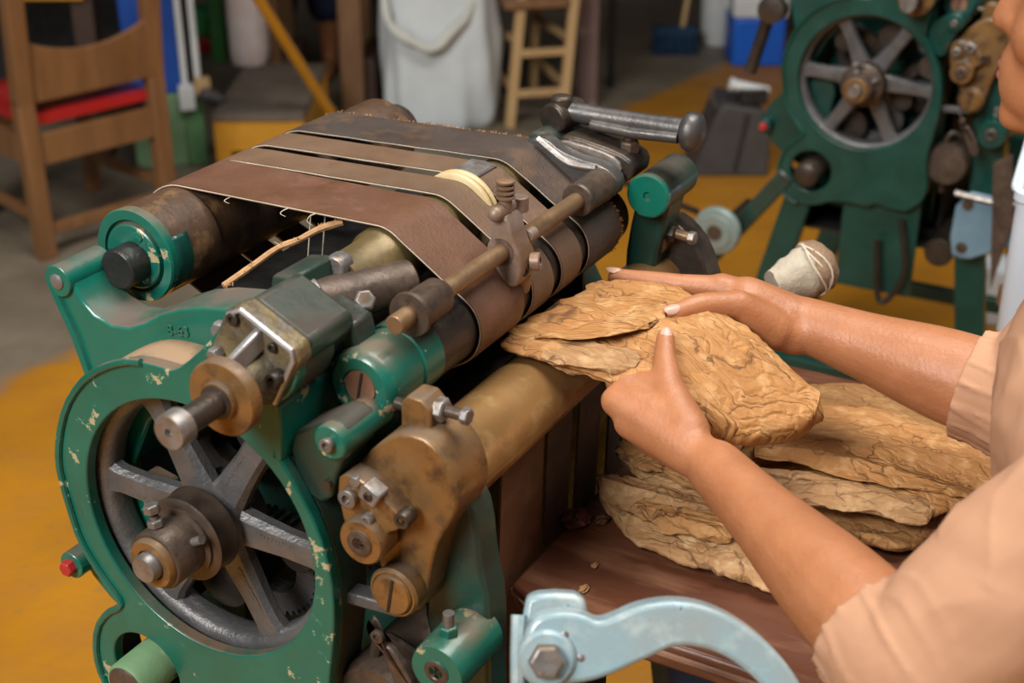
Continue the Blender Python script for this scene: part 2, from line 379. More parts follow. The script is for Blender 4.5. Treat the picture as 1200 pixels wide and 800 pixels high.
def floor_mat():
    mt = bpy.data.materials.new('painted_concrete_floor'); mt.use_nodes = True
    nt = mt.node_tree; N = nt.nodes; L = nt.links; bs = N['Principled BSDF']
    g = N.new('ShaderNodeNewGeometry'); sp = N.new('ShaderNodeSeparateXYZ'); L.new(g.outputs['Position'], sp.inputs[0])
    def nz(s, d, r=.6):
        n = N.new('ShaderNodeTexNoise'); n.inputs['Scale'].default_value = s; n.inputs['Detail'].default_value = d; n.inputs['Roughness'].default_value = r
        L.new(g.outputs['Position'], n.inputs['Vector']); return n.outputs[0]
    def ramp(src, p0, p1, t0=0, t1=1):
        r = N.new('ShaderNodeMapRange'); r.inputs['From Min'].default_value = p0; r.inputs['From Max'].default_value = p1; r.inputs['To Min'].default_value = t0; r.inputs['To Max'].default_value = t1; r.clamp = True
        L.new(src, r.inputs['Value']); return r.outputs[0]
    def mix(f, a, b):
        x = N.new('ShaderNodeMix'); x.data_type = 'RGBA'; L.new(f, x.inputs[0])
        for s, v in ((6, a), (7, b)):
            if isinstance(v, tuple): x.inputs[s].default_value = (*v, 1)
            else: L.new(v, x.inputs[s])
        return x.outputs[2]
    d = N.new('ShaderNodeVectorMath'); d.operation = 'DOT_PRODUCT'; L.new(g.outputs['Position'], d.inputs[0]); d.inputs[1].default_value = (.813, -.583, 0)
    ad = N.new('ShaderNodeMath'); ad.operation = 'MULTIPLY_ADD'; L.new(nz(6, 5), ad.inputs[0]); ad.inputs[1].default_value = .16; L.new(d.outputs['Value'], ad.inputs[2])
    edge = ramp(ad.outputs[0], -2.56, -2.50)
    conc = mix(ramp(nz(3.5, 7), .35, .65), (.21, .17, .12), (.13, .103, .072))
    yel = mix(ramp(nz(4.5, 7), .3, .7), (.46, .195, .010), (.32, .128, .008))
    yel = mix(ramp(nz(26, 6), .62, .72), yel, (.30, .15, .03))
    yel = mix(ramp(nz(7, 8, .7), .68, .73), yel, (.10, .055, .02))
    cc = mix(edge, conc, yel)
    L.new(cc, bs.inputs['Base Color']); L.new(ramp(nz(9, 5), .3, .7, .4, .65), bs.inputs['Roughness'])
    b = N.new('ShaderNodeBump'); b.inputs['Strength'].default_value = .2; b.inputs['Distance'].default_value = .01; L.new(nz(40, 6), b.inputs['Height']); L.new(b.outputs[0], bs.inputs['Normal'])
    return mt

# ------------------------------------------------------------------ the setting
bm = NB(); box(bm, (0, 4, -.05), (14, 15, .1)); fo = obj('floor', bm, floor_mat(), smooth=False); fo['kind'] = 'structure'
bm = NB(); box(bm, (0, 8.6, 1.75), (14, .2, 3.5)); wo = obj('wall_back', bm, mat('dim_plaster', (.10, .085, .07), (.07, .06, .05), 3, .8), smooth=False); wo['kind'] = 'structure'

bm = NB(); box(bm, (0, 5.9, 3.1), (14, 6.4, .1)); wo = obj('ceiling', bm, mat('dim_roof_boards', (.09, .075, .06), (.06, .05, .04), 3, .8), smooth=False); wo['kind'] = 'structure'

# ------------------------------------------------------------------ the leaf stripping machine (built in its own frame, origin on the floor under the hub)
mach = thing('leaf_stripping_machine', 'old green cast iron leaf stripping machine with spoked flywheel and leather belts', 'machine', (-.277, 1.022, 0), AZ)
def part(name, bm, mt, parent=None, **k): return obj(name, bm, M[mt], parent or mach, 'm', **k)
AX = V((1, 0, 0))
def bolt(p, ax, r, h, mt='steel', parent=None, wash=0, name='bolt'):
    bm = NB(); hexb(bm, p, ax, r, h, wash); return part(name, bm, mt, parent, bevel=.0006)
def sock(p, ax, r, h, mt='dark_metal', parent=None):
    bm = NB(); lathe(bm, p, ax, [(0, r), (h*.9, r), (h, r*.9), (h, r*.5), (h*.5, r*.48)], 20); return part('cap_screw', bm, mt, parent)

# end frame: plate with the big opening and two lower lobes
OUT = [(-.044, .2), (-.020, .176), (.003, .157), (.015, .158), (.046, .157), (.071, .148), (.095, .134), (.115, .117), (.136, .09), (.151, .055), (.158, .025), (.156, 0),
       (.152, -.025), (.146, -.054), (.132, -.078), (.115, -.099), (.103, -.112), (.108, -.12), (.125, -.132), (.142, -.155), (.15, -.19), (.146, -.22), (.13, -.246), (.1, -.258), (.065, -.254), (.04, -.24),
       (.0, -.236), (-.03, -.24), (-.05, -.228), (-.075, -.236), (-.11, -.235), (-.137, -.21), (-.142, -.18), (-.135, -.15), (-.133, -.12), (-.14, -.08), (-.145, -.041), (-.145, 0), (-.134, .046),
       (-.112, .086), (-.096, .108), (-.098, .15), (-.118, .165), (-.128, .19), (-.12, .215), (-.09, .228), (-.06, .225)]
HOLES = [circ(0, 0, .127, 72), circ(.085, -.186, .041, 36)]
def inset(pts, d):
    n = len(pts); out = []
    for i in range(n):
        p, q, r = pts[i-1], pts[i], pts[(i+1) % n]
        t = V((r[0]-p[0], r[1]-p[1])).normalized(); out.append((q[0]-t.y*d, q[1]+t.x*d))
    return out
SO = smooth_poly(OUT, 1)
bm = NB(); prism(bm, SO, 0, .013, am, HOLES)
frame = part('end_frame', bm, 'green', bevel=.004, seg=3, angle=35)
bm = NB(); prism(bm, inset(SO, -.0008), .0128, .052, am, [inset(SO, -.007)]); part('frame_flange', bm, 'green_grime', frame, bevel=.002, angle=35)
bm = NB()
edge = smooth_poly(OUT[3:24], 1)
tube(bm, [m(-.001, *q) for q in edge[1:-2]], .0035, 8)
part('bead', bm, 'green', frame)
bm = NB(); prism(bm, smooth_poly(OUT, 1), .515, .555, am, HOLES)
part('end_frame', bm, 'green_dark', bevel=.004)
# inner back plate behind the flywheel, with drum support arm
bm = NB(); prism(bm, smooth_poly([(.21, -.1), (.16, -.04), (.08, .02), (.06, -.06), (.11, -.2), (.165, -.172), (.203, -.135)], 1), .048, .066, am)
arm2 = part('lug_arm', bm, 'green', bevel=.003)
bm = NB(); cyl(bm, m(.025, .195, -.118), m(.07, .195, -.118), .0145); part('boss', bm, 'green_clean', arm2, bevel=.0015)
bolt(m(.026, .195, -.118), -AX, .0085, .010, 'red', arm2)

ARM = [(.190, .186), (.186, .196), (.176, .199), (.166, .194), (.161, .184), (.154, .170), (.140, .158), (.120, .152), (.100, .154), (.080, .163), (.060, .176), (.035, .187), (.010, .194), (-.03, .200),
       (-.06, .20), (-.07, .14), (.03, .12), (.09, .06), (.12, 0), (.14, .0), (.148, .06), (.168, .13)]
bm = NB(); prism(bm, ARM, .05, .1, am)
arm = part('drum_arm', bm, 'green_clean', bevel=.003)
bm = NB(); tube(bm, [m(.05, *q) for q in [(.187, .18), (.166, .13), (.147, .06), (.139, .02)]], .005, 8); part('flange_rib', bm, 'green_clean', arm)
bm = NB(); cyl(bm, m(.046, .176, .184), m(.102, .176, .184), .0155, n=28); part('pivot_boss', bm, 'green_clean', arm, bevel=.0015)
bm = NB(); lathe(bm, m(.047, .176, .184), -AX, [(0, .0075), (.002, .0075), (.004, .004)], 20); part('pivot_pin', bm, 'steel', arm)
bolt(m(.05, -.012, .178), -AX, .010, .009, 'steel', arm)
# raised casting number on the arm
def letters(txt, size, M4, mt, parent, ext=.0008):
    cu = bpy.data.curves.new('lettering', 'FONT'); cu.body = txt; cu.size = size; cu.extrude = ext; cu.bevel_depth = .0003; cu.align_x = 'CENTER'
    o = bpy.data.objects.new('tmp', cu); col.objects.link(o); dg = bpy.context.evaluated_depsgraph_get(); dg.update()
    me = bpy.data.meshes.new_from_object(o.evaluated_get(dg)); bpy.data.objects.remove(o)
    bm = NB(); bm.from_mesh(me); bm.transform(M4); return part('lettering', bm, mt, parent)
def face_matrix(a, b, c, ang):          # writing on a face that looks towards -a; reading direction at angle ang in the (-b, c) plane
    x = V((0, -math.cos(ang), math.sin(ang))); z = V((-1, 0, 0)); y = z.cross(x)
    R = Matrix((x, y, z)).transposed().to_4x4()
    return Matrix.Translation(m(a, b, c)) @ R
letters('8-63', .014, face_matrix(.0495, .040, .160, .14), 'green_clean', arm)

# flywheel
bm = NB()
prof = [(.018, .137), (.016, .132), (.018, .122), (.024, .118), (.040, .118), (.046, .122), (.048, .132), (.046, .137)]
ax, x, y = basis(AX)
rs = []
for t, r in prof: rs.append([m(0, 0, 0)+AX*t+V((0, 1, 0))*(r*math.cos(2*PI*k/72))+V((0, 0, 1))*(r*math.sin(2*PI*k/72)) for k in range(72)])
rings(bm, rs, close=True)
wheel = part('flywheel', bm, 'iron', angle=50)
bm0 = None
for k in range(6):
    an = rad(63+60*k); d = V((0, math.cos(an), math.sin(an))); s = V((0, -math.sin(an), math.cos(an)))
    bm = NB(); rr = []
    for t, w, h in ((.02, .020, .012), (.045, .0165, .0108), (.08, .0135, .0096), (.108, .0135, .0096), (.122, .018, .0105)):
        c0 = m(.030, 0, 0)+d*t
        rr.append([c0+s*(w*x_)+AX*(h*y_) for x_, y_ in ((-1, -.35), (-.72, -.9), (0, -1), (.72, -.9), (1, -.35), (1, .5), (.6, 1), (-.6, 1), (-1, .5))])
    rings(bm, rr); sp = part('spoke', bm, 'iron', wheel, angle=30)
    if k in (1, 2, 3, 5):               # worn raised casting marks
        bm = NB(); ran = random.Random(k)
        t = .05 if k != 5 else .05
        while t < .1:
            w = ran.choice((.0012, .002, .0026))
            for q in range(ran.choice((1, 2, 2))):
                box(bm, m(.030-.0100+(t-.05)*.03, 0, 0)+d*t+s*(-.0055+q*.0034+ran.uniform(-.0006, .0006)), (.0012, .0012 if q else .003, w), Matrix.Rotation(an, 3, 'X'))
            t += w+.0014
        part('casting_marks', bm, 'iron', wheel)
bm = NB(); lathe(bm, m(.055, 0, 0), -AX, [(0, .03), (.0, .036), (.042, .036), (.046, .033), (.046, 0)], 40); part('hub', bm, 'iron', wheel)
bm = NB(); lathe(bm, m(.011, 0, 0), -AX, [(0, .037), (.002, .0405), (.003, .0405), (.005, .039), (.022, .039), (.024, .0405), (.025, .0405), (.027, .037), (.027, 0)], 48); cl = part('hub_collar', bm, 'collar', wheel)
bm = NB(); lathe(bm, m(-.016, 0, 0), -AX, [(0, .0325), (.003, .0325), (.004, .0275), (.034, .0275), (.036, .026), (.036, 0)], 40); part('hub_sleeve', bm, 'rust', wheel)
bm = NB(); lathe(bm, m(-.051, 0, 0), -AX, [(0, .0235), (.004, .0235), (.007, .0215), (.007, .0145), (.003, .0138), (.003, 0)], 36); part('end_ring', bm, 'brass', wheel)
bm = NB(); lathe(bm, m(-.045, 0, 0), -AX, [(0, .0130), (.019, .0130), (.022, .0115), (.022, 0)], 28); part('shaft_end', bm, 'steel', wheel)
for an, t in ((80, -.040), (150, -.028)):
    d = V((0, math.cos(rad(an)), math.sin(rad(an))))
    p = m(t, 0, 0)+d*.024
    bm = NB(); cyl(bm, p, p+d*.014, .004, n=12); part('set_screw', bm, 'steel', wheel)
    if an == 80:
        bolt(p+d*.004, d, .0075, .007, 'steel', wheel); bolt(p+d*.017, d, .0075, .008, 'steel', wheel)

# lower left shaft in the lobe
bm = NB(); lathe(bm, m(.12, .085, -.186), -AX, [(0, .024), (.145, .024), (.148, .022), (.148, .016), (.146, .014), (.146, 0)], 32); part('lower_shaft', bm, 'pale_green')
bm = NB(); lathe(bm, m(-.024, .085, -.186), -AX, [(0, .021), (.004, .021), (.006, .018), (.006, 0)], 28); part('shaft_cap', bm, 'rust')

# upper bearing: flanged housing, gland and stub shaft
GB, GC = -.087, .176
PL = [(-.062, .228), (-.078, .238), (-.13, .212), (-.132, .2), (-.103, .152), (-.09, .15), (-.038, .166), (-.036, .178)]
bm = NB(); prism(bm, PL, -.004, .014, am); bearing = part('bearing_flange', bm, 'grime', bevel=.003)
bm = NB(); lathe(bm, m(.0, GB, GC), -AX, [(0, .027), (.008, .023), (.024, .020), (.034, .020), (.034, 0)], 36); part('bearing_neck', bm, 'grime', bearing)
bm = NB(); lathe(bm, m(-.034, GB, GC), -AX, [(0, .030), (.002, .032), (.011, .032), (.013, .0305), (.013, .017), (.015, .0165), (.018, .0155), (.018, 0)], 44); part('gland', bm, 'brass', bearing)
bm = NB(); lathe(bm, m(-.05, GB, GC), -AX, [(0, .0145), (.003, .0145), (.004, .011), (.048, .011), (.048, 0)], 32); part('stub_shaft', bm, 'dark_metal', bearing)
bm = NB(); lathe(bm, m(-.09, GB, GC), -AX, [(0, .013), (.001, .0145), (.014, .0145), (.016, .0135), (.016, .0035), (.012, .003)], 36); part('shaft_collar', bm, 'steel', bearing)
bm = NB(); beam(bm, m(-.036, -.089, .197), m(.0, -.095, .213), .007, .018); part('rib', bm, 'bright_steel', bearing, bevel=.002)
bm = NB(); tube(bm, [m(-.005, b, c) for b, c in ((-.066, .226), (-.079, .233), (-.126, .209), (-.127, .201), (-.105, .158))], .0026, 8); part('flange_edge', bm, 'bright_steel', bearing)
sock(m(-.004, -.112, .184), -AX, .0065, .012, 'dark_metal', bearing); sock(m(-.004, -.071, .224), -AX, .0055, .004, 'dark_metal', bearing)
bolt(m(-.004, -.052, .19), -AX, .0065, .010, 'steel', bearing); sock(m(-.004, -.108, .208), -AX, .004, .004, 'dark_metal', bearing)
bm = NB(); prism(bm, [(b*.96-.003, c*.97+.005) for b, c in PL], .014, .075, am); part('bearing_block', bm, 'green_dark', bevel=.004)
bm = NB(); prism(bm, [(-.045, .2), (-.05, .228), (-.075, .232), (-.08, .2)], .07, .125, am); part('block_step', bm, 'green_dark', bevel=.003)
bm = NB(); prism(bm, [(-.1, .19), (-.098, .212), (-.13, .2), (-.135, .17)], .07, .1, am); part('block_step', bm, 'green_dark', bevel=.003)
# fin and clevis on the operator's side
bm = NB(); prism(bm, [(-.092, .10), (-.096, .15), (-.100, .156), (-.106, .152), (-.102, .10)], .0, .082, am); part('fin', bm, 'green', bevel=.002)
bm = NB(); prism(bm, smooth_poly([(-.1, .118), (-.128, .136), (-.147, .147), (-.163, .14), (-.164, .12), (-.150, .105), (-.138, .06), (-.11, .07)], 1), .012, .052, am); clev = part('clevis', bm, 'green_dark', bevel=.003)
bm = NB(); cyl(bm, m(.004, -.149, .129), m(.075, -.149, .129), .0155, n=28); part('clevis_boss', bm, 'green', clev, bevel=.002)
sock(m(.004, -.149, .129), -AX, .0062, .006, 'steel', clev)

# bearing cap of the front roller, front roller
RB, RC, RR = -.141, .151, .0355
bm = NB(); lathe(bm, m(.138, RB, RC), -AX, [(0, .030), (0, .0345), (.028, .0345), (.029, .0325), (.07, .0325), (.076, .030), (.079, .026), (.079, .0165), (.076, .016), (.076, 0)], 44); cap = part('bearing_cap', bm, 'green', angle=35)
bm = NB(); lathe(bm, m(.064, RB, RC), -AX, [(0, .0155), (.002, .0155), (.004, .0145), (.004, 0)], 32); sc = part('slotted_plug', bm, 'copper', cap)
bm = NB(); box(bm, m(.0605, RB, RC), (.003, .0022, .028), Matrix.Rotation(rad(12), 3, 'X')); part('slot', bm, 'black', cap)
bm = NB(); lathe(bm, m(.135, RB, RC), AX, [(0, .03), (.0, .0335), (.38, .0335), (.38, 0)], 44); part('front_roller', bm, 'dark_metal')
# oil cup housing behind the bearing block
bm = NB(); cyl(bm, m(.085, -.072, .198), m(.175, -.118, .198), .022, .019, 28); hs = part('oil_housing', bm, 'rust', bevel=.002)
bm = NB(); cyl(bm, m(.083, -.069, .198), m(.095, -.075, .198), .0245, n=28); part('housing_rim', bm, 'steel', hs, bevel=.002)
bolt(m(.112, -.112, .200), V((-.5, -.5, .5)), .0095, .014, 'steel', hs)
bm = NB(); lathe(bm, m(.1, -.112, .176), V((.1, -.3, -.6)), [(0, .014), (.012, .012), (.018, .004)], 24); part('oil_cup', bm, 'green', hs)
bm = NB(); prism(bm, smooth_poly([(-.05, .2), (-.06, .222), (-.075, .234), (-.088, .23), (-.088, .216), (-.08, .2)], 1), .118, .135, am); part('hook_clamp', bm, 'steel', hs, bevel=.002)

# drum with green end cap
DB, DC, DR = .146, .190, .0455
bm = NB(); lathe(bm, m(.121, DB, DC), AX, [(0, .03), (0, .0455), (.062, .0455), (.064, .0440), (.165, .0440), (.168, .0425), (.36, .043), (.375, .045), (.405, .045), (.405, 0)], 56); drum = part('drum', bm, 'drum_wood', angle=35)
bm = NB(); lathe(bm, m(.124, DB, DC), -AX, [(0, .0456), (.008, .0458), (.010, .0445), (.010, .0355), (.006, .0345), (.006, .0325), (.011, .0315), (.012, .030), (.012, 0)], 56); capd = part('drum_cap', bm, 'green', drum, angle=30)
for an in (115, -10, -125):
    bm = NB(); lathe(bm, m(.113, DB+.0235*math.cos(rad(an)), DC+.0235*math.sin(rad(an))), -AX, [(0, .0055), (.0022, .005), (.003, .003), (.003, 0)], 18); part('rivet', bm, 'green_clean', drum)
bm = NB()
for k in range(4):
    an = rad(88-16*k-10); box(bm, m(.1118, DB-.0245*math.cos(an), DC+.0245*math.sin(an)), (.0012, .0022, .004), Matrix.Rotation(-an, 3, 'X'))
part('casting_marks', bm, 'green_clean', drum)
bm = NB(); cyl(bm, m(.088, DB-.002, DC-.004), m(.114, DB-.002, DC-.004), .0195, .0195, 26); part('drum_shaft', bm, 'black', drum, bevel=.002)
bm = NB(); lathe(bm, m(.525, DB, DC), AX, [(0, .03), (.02, .034), (.035, .030), (.045, .018), (.048, 0)], 36); part('drum_end', bm, 'rust', drum)
bm = NB(); rr_ = []
for a_ in (.1245, .13, .137, .143):
    rr_.append([m(a_+.002*noise.noise(V((t*3, a_*300, 0))), DB+.0461*math.cos(t), DC+.0461*math.sin(t)) for t in [rad(150+70*k/14) for k in range(15)]])
for r0, r1 in zip(rr_, rr_[1:]):
    v0 = [bm.verts.new(p) for p in r0]; v1 = [bm.verts.new(p) for p in r1]
    for k in range(14): bm.faces.new((v0[k], v0[k+1], v1[k+1], v1[k]))
bmesh.ops.remove_doubles(bm, verts=bm.verts, dist=.0001)
pp_ = part('paint_patch', bm, 'green_far', drum); sd_ = pp_.modifiers.new('solid', 'SOLIDIFY'); sd_.thickness = .0008
# guide pulleys
GPB, GPC, GPR = -.075, .2015, .0330
bm = NB(); cyl(bm, m(.105, GPB, GPC), m(.505, GPB, GPC), .012, n=24); gs = part('guide_shaft', bm, 'dark_metal')
bm = NB(); lathe(bm, m(.128, GPB, GPC), AX, [(0, .012), (.0, .0250), (.055, .0262), (.06, .030), (.08, .031), (.335, .031), (.34, .0245), (.37, .0245), (.37, .0)], 40); part('guide_roller', bm, 'oily_brass', gs)
for a0 in (.3225, .3315):
    bm = NB(); lathe(bm, m(a0, GPB, GPC), AX, [(0, .02), (0, .0405), (.0015, .0425), (.0045, .0425), (.006, .0405), (.006, .02)], 44); part('pulley_flange', bm, 'cream', gs)
for a0 in (.333, .342):
    bm = NB(); lathe(bm, m(a0, -.108, .172), AX, [(0, .016), (0, .0285), (.0015, .0300), (.0045, .0300), (.006, .0285), (.006, .016)], 40); part('guide_washer', bm, 'steel', gs)
# inner rollers (seen between the belts and through the flywheel)
for b, c, r, mt in ((-.03, .075, .028, 'dark_metal'), (.03, -.10, .03, 'dark_metal'), (-.105, .03, .022, 'rust'), (.06, .06, .02, 'dark_metal'), (-.188, .046, .019, 'dark_metal'), (-.168, -.33, .028, 'dark_metal'), (-.06, -.04, .02, 'dark_metal')):
    bm = NB(); cyl(bm, m(.06, b, c), m(.52, b, c), r, n=28); part('inner_roller', bm, mt, bevel=.001)
def gear(b, c, r, a0, a1, n, mt):
    pts = []
    for k in range(n):
        for f, q in ((0, .92), (.3, .92), (.42, 1), (.78, 1), (.9, .92)):
            an = 2*PI*(k+f)/n; pts.append((b+r*q*math.cos(an), c+r*q*math.sin(an)))
    bm = NB(); prism(bm, pts, a0, a1, am, [circ(b, c, r*.55, 24)]); return part('gear', bm, mt)
gear(-.008, -.085, .055, .085, .105, 40, 'iron'); gear(-.09, -.02, .05, .1, .118, 36, 'dark_metal'); gear(.04, .03, .045, .1, .118, 32, 'dark_metal')
bm = NB(); prism(bm, [(-.13, -.3), (-.13, .1), (-.05, .14), (.1, .1), (.13, -.3)], .135, .15, am); part('inner_plate', bm, 'green_dark', bevel=.003)
bm = NB(); tube(bm, [m(.075, *q) for q in ((-.06, .09), (-.075, .07), (-.088, .055), (-.10, .06))], (.006), 8, k=4); part('bent_strap', bm, 'iron')

for nm, poly, a0, a1 in (('back_shade_sheet', [(.112, .135), (.118, .135), (.125, -.32), (.119, -.32)], .056, .515), ('bottom_shade_sheet', [(.12, -.32), (.12, -.326), (-.15, -.326), (-.15, -.32)], .06, .515), ('front_shade_sheet', [(-.14, .03), (-.146, .03), (-.146, -.32), (-.14, -.32)], .155, .585)):  # black sheets added to darken the machine's inside
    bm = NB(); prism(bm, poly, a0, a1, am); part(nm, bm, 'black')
bm = NB(); prism(bm, [(-.125, .09), (.112, .12), (.118, -.32), (-.125, -.32)], .508, .512, am); part('end_shade_sheet', bm, 'black')  # another added black sheet, darkening the inside at the far end
bm = NB(); prism(bm, [(-.105, .145), (.095, .15), (.095, .144), (-.105, .139)], .152, .508, am); part('upper_shade_sheet', bm, 'black')  # black sheet added for the darkness between the belts
# belts
def loop(circles, n=14):
    out = []; K = len(circles); T = []
    for i in range(K):
        (x1, y1, r1), (x2, y2, r2) = circles[i], circles[(i+1) % K]
        dx, dy = x2-x1, y2-y1; L = math.hypot(dx, dy); dx /= L; dy /= L
        s = (r1-r2)/L; cth = math.sqrt(1-s*s); nx, ny = dx*s+dy*cth, dy*s-dx*cth
        T.append(math.atan2(ny, nx))
    for i in range(K):
        x1, y1, r1 = circles[i]; a0, a1 = T[i-1], T[i]
        while a1 < a0: a1 += 2*PI
        q = max(3, int(n*(a1-a0)/1.5))
        arc = [(x1+r1*math.cos(a0+(a1-a0)*k/q), y1+r1*math.sin(a0+(a1-a0)*k/q)) for k in range(q+1)]
        if out:
            p = out[-1]; r = arc[0]
            for k in range(1, 8): out.append((p[0]+(r[0]-p[0])*k/8, p[1]+(r[1]-p[1])*k/8))
        out += arc
    p, r = out[-1], out[0]
    for k in range(1, 8): out.append((p[0]+(r[0]-p[0])*k/8, p[1]+(r[1]-p[1])*k/8))
    return out
def belt(path, a0, a1, mt, th=.0026, seed=0, wob=.0012, skew=0):
    n = len(path); bm = NB(); rr = []
    for i, (b, c) in enumerate(path):
        p, q = path[i-1], path[(i+1) % n]
        d = V((0, q[0]-p[0], q[1]-p[1])).normalized(); o = V((0, d.z, -d.y))
        w = noise.noise(V((b*25, c*25, seed)))*wob; e = noise.noise(V((b*30, c*30, seed+9)))*wob
        sk = skew*(-b+.05)
        row = []
        for k in range(7):
            t = k/6; a = a0+sk+w+(a1+e-a0-w)*t
            row.append(m(a, b, c)+o*(th*.5-.0006*math.cos((t-.5)*PI*2)*0))
        for k in range(6, -1, -1):
            t = k/6; a = a0+sk+w+(a1+e-a0-w)*t
            row.append(m(a, b, c)-o*th*.5)
        rr.append(row)
    rings(bm, rr, close=True); return part('belt', bm, mt, angle=60)
E_ = .0016
up = loop([(DB, DC, DR+E_), (GPB, GPC, GPR+E_), (RB, RC, RR+E_), (-.03, .075, .03)])
BELTS = [(.186, .266, 'leather', .03), (.274, .315, 'leather_top', .075), (.331, .373, 'leather_top', .09), (.3885, .462, 'leather_dark', .10)]
bo = []
for i, (a0, a1, mt, sk) in enumerate(BELTS): bo.append(belt(up, a0, a1, mt, seed=i*3.3, skew=sk, wob=.0012 if i < 3 else .002))
low = loop([(-.06, -.04, .0216), (-.188, .046, .0206), (-.168, -.33, .0296)])
for i, (a0, a1, mt) in enumerate(((.175, .258, 'leather'), (.266, .318, 'leather_dark'), (.335, .385, 'leather_dark'), (.41, .47, 'leather_dark'))): belt(low, a0, a1, mt, seed=20+i, skew=0)
# pale raw edge and loose threads of the near belt; fuzzy edge of the far belt; splice plate
def edge_line(i, side, rr_, mt, name, fuzz=0):
    a0, a1, _, sk = BELTS[i]; bm = NB(); n = len(up); pts = []
    top = [q for q in up if q[1] > .1 and q[0] < .19]
    st = [k for k, q in enumerate(up)]
    for b, c in up:
        w = noise.noise(V((b*25, c*25, i*3.3)))*(.0012 if i < 3 else .002); e = noise.noise(V((b*30, c*30, i*3.3+9)))*(.0012 if i < 3 else .002)
        pts.append(m((a0+w if side == 0 else a1+e)+sk*(-b+.05), b, c))
    for k in range(n):
        p, q = pts[k], pts[(k+1) % n]
        if not fuzz: tube(bm, [p, q], rr_, 5)
        else:
            for j in range(int((q-p).length/.0009)+1):
                t = random.random(); s = p+(q-p)*t
                d = V((random.uniform(.3, 1)*fuzz, random.uniform(-1, 1)*fuzz*.5, random.uniform(-.6, 1)*fuzz*.5))
                tube(bm, [s-V((.001, 0, 0)), s+d*.6, s+d+V((0, 0, -.0006))], [rr_, rr_*.8, rr_*.3], 3)
    o = part(name, bm, mt, bo[i])
    if fuzz: o['kind'] = 'stuff'
for i in range(3): edge_line(i, 0, .0006, 'thread', 'raw_edge')
edge_line(3, 0, .0005, 'thread', 'raw_edge')
edge_line(3, 1, .0007, 'fray', 'frayed_edge', .0065)
for a, b, L in ((.187, .085, .006), (.187, .02, .007), (.187, -.01, .010)):
    c = .236; bm = NB()
    tube(bm, [m(a, b, c), m(a-.003, b+.004, c-.002), m(a-.006, b+.005, c-L*.6), m(a-.004, b+.001, c-L)], [.0005, .0005, .0004, .0002], 6, k=4); part('loose_thread', bm, 'thread', bo[0])
bm = NB(); prism(bm, [(-.060, 0), (-.060, .0030), (-.076, .0030), (-.086, .0005), (-.084, -.003)], .339, .382, lambda t, b, c: m(t, b, c+.2365)); spl = part('splice_plate', bm, 'steel', bo[2], bevel=.0008)
bm = NB()
for k in range(11): box(bm, m(.342+k*.0038, -.0865, .236), (.0022, .005, .0018))
part('splice_teeth', bm, 'steel', bo[2])
for i in range(4):      # crossing seams of wear on the roller between belts
    pass
bm = NB()
for k in range(5): lathe(bm, m(.325+k*.003, RB, RC), AX, [(0, .0335), (.0012, .0352), (.0024, .0335)], 30)
part('wire_windings', bm, 'rust')
# dry stem lying across to the drum and two strings
bm = NB()
pts = spline([PC(402, 260, .230), PC(375, 268, .224), PC(350, 281, .216), PC(325, 291, .209), PC(295, 312, .20), PC(262, 335, .19)], 5)
tube(bm, pts, [.0028+.0012*abs(noise.noise(p*60)) for p in pts], 7)
for k in range(26):
    p = random.choice(pts); d = V((random.uniform(-1, 1), random.uniform(-1, 1), random.uniform(-.5, 1)))*.007
    tube(bm, [p, p+d], [.0009, .0003], 4)
part('leaf_stem', bm, 'fibre', label='dry pale leaf stem caught beside the drum')
for b in (-.004, .012):
    bm = NB(); tube(bm, [m(.2, b-.008, .235), m(.2, b+.008, .13)], .0007, 6); part('string', bm, 'thread')

# pressure rod with collars, adjuster, yoke and handle
QB, QC = -.165, .205
bm = NB(); cyl(bm, m(.078, QB, QC), m(.47, QB, QC), .0085, n=24); rodo = part('pressure_rod', bm, 'rod', bevel=.001)
bm = NB(); lathe(bm, m(.1, QB, QC), AX, [(0, .010), (0, .0190), (.004, .0195), (.005, .0165), (.044, .0165), (.05, .013), (.052, .0095), (.052, 0)], 32); part('rod_collar', bm, 'rust', rodo)
bm = NB(); lathe(bm, m(.407, QB, QC), AX, [(0, .010), (0, .0160), (.003, .0172), (.004, .0165), (.055, .0175), (.058, .012), (.058, 0)], 32); part('rod_collar', bm, 'rust', rodo)
# adjuster clamp
CA = .268
bm = NB(); cyl(bm, m(CA-.014, QB, QC), m(CA+.014, QB, QC), .0155, n=20)
prism(bm, smooth_poly([(QB+.012, QC+.012), (QB+.008, QC+.034), (QB-.006, QC+.036), (QB-.012, QC+.012), (QB-.022, QC-.006), (QB-.018, QC-.030), (QB-.006, QC-.034), (QB+.010, QC-.012)], 1), CA-.014, CA+.013, am)
adj = part('adjuster_clamp', bm, 'adjuster', bevel=.002)
bm = NB(); capsule(bm, m(CA-.016, QB+.004, QC+.037), m(CA+.012, QB+.004, QC+.037), .0075, .0075); part('clamp_lug', bm, 'adjuster', adj)
bm = NB(); cyl(bm, m(CA-.002, QB+.002, QC+.035), m(CA-.002, QB+.002, QC+.064), .006, n=14)
for k in range(4): lathe(bm, m(CA-.002, QB+.002, QC+.047+k*.0048), V((0, 0, 1)), [(0, .006), (.0012, .0088), (.0030, .0088), (.0042, .006)], 20)
part('adjuster_screw', bm, 'adjuster', adj)
bm = NB(); cyl(bm, m(CA+.018, QB-.002, QC+.030), m(CA+.018, QB-.002, QC+.044), .008, n=18); cyl(bm, m(CA+.014, QB-.012, QC+.008), m(CA+.026, QB-.012, QC+.008), .0062, n=14); part('clamp_lug', bm, 'adjuster', adj, bevel=.001)
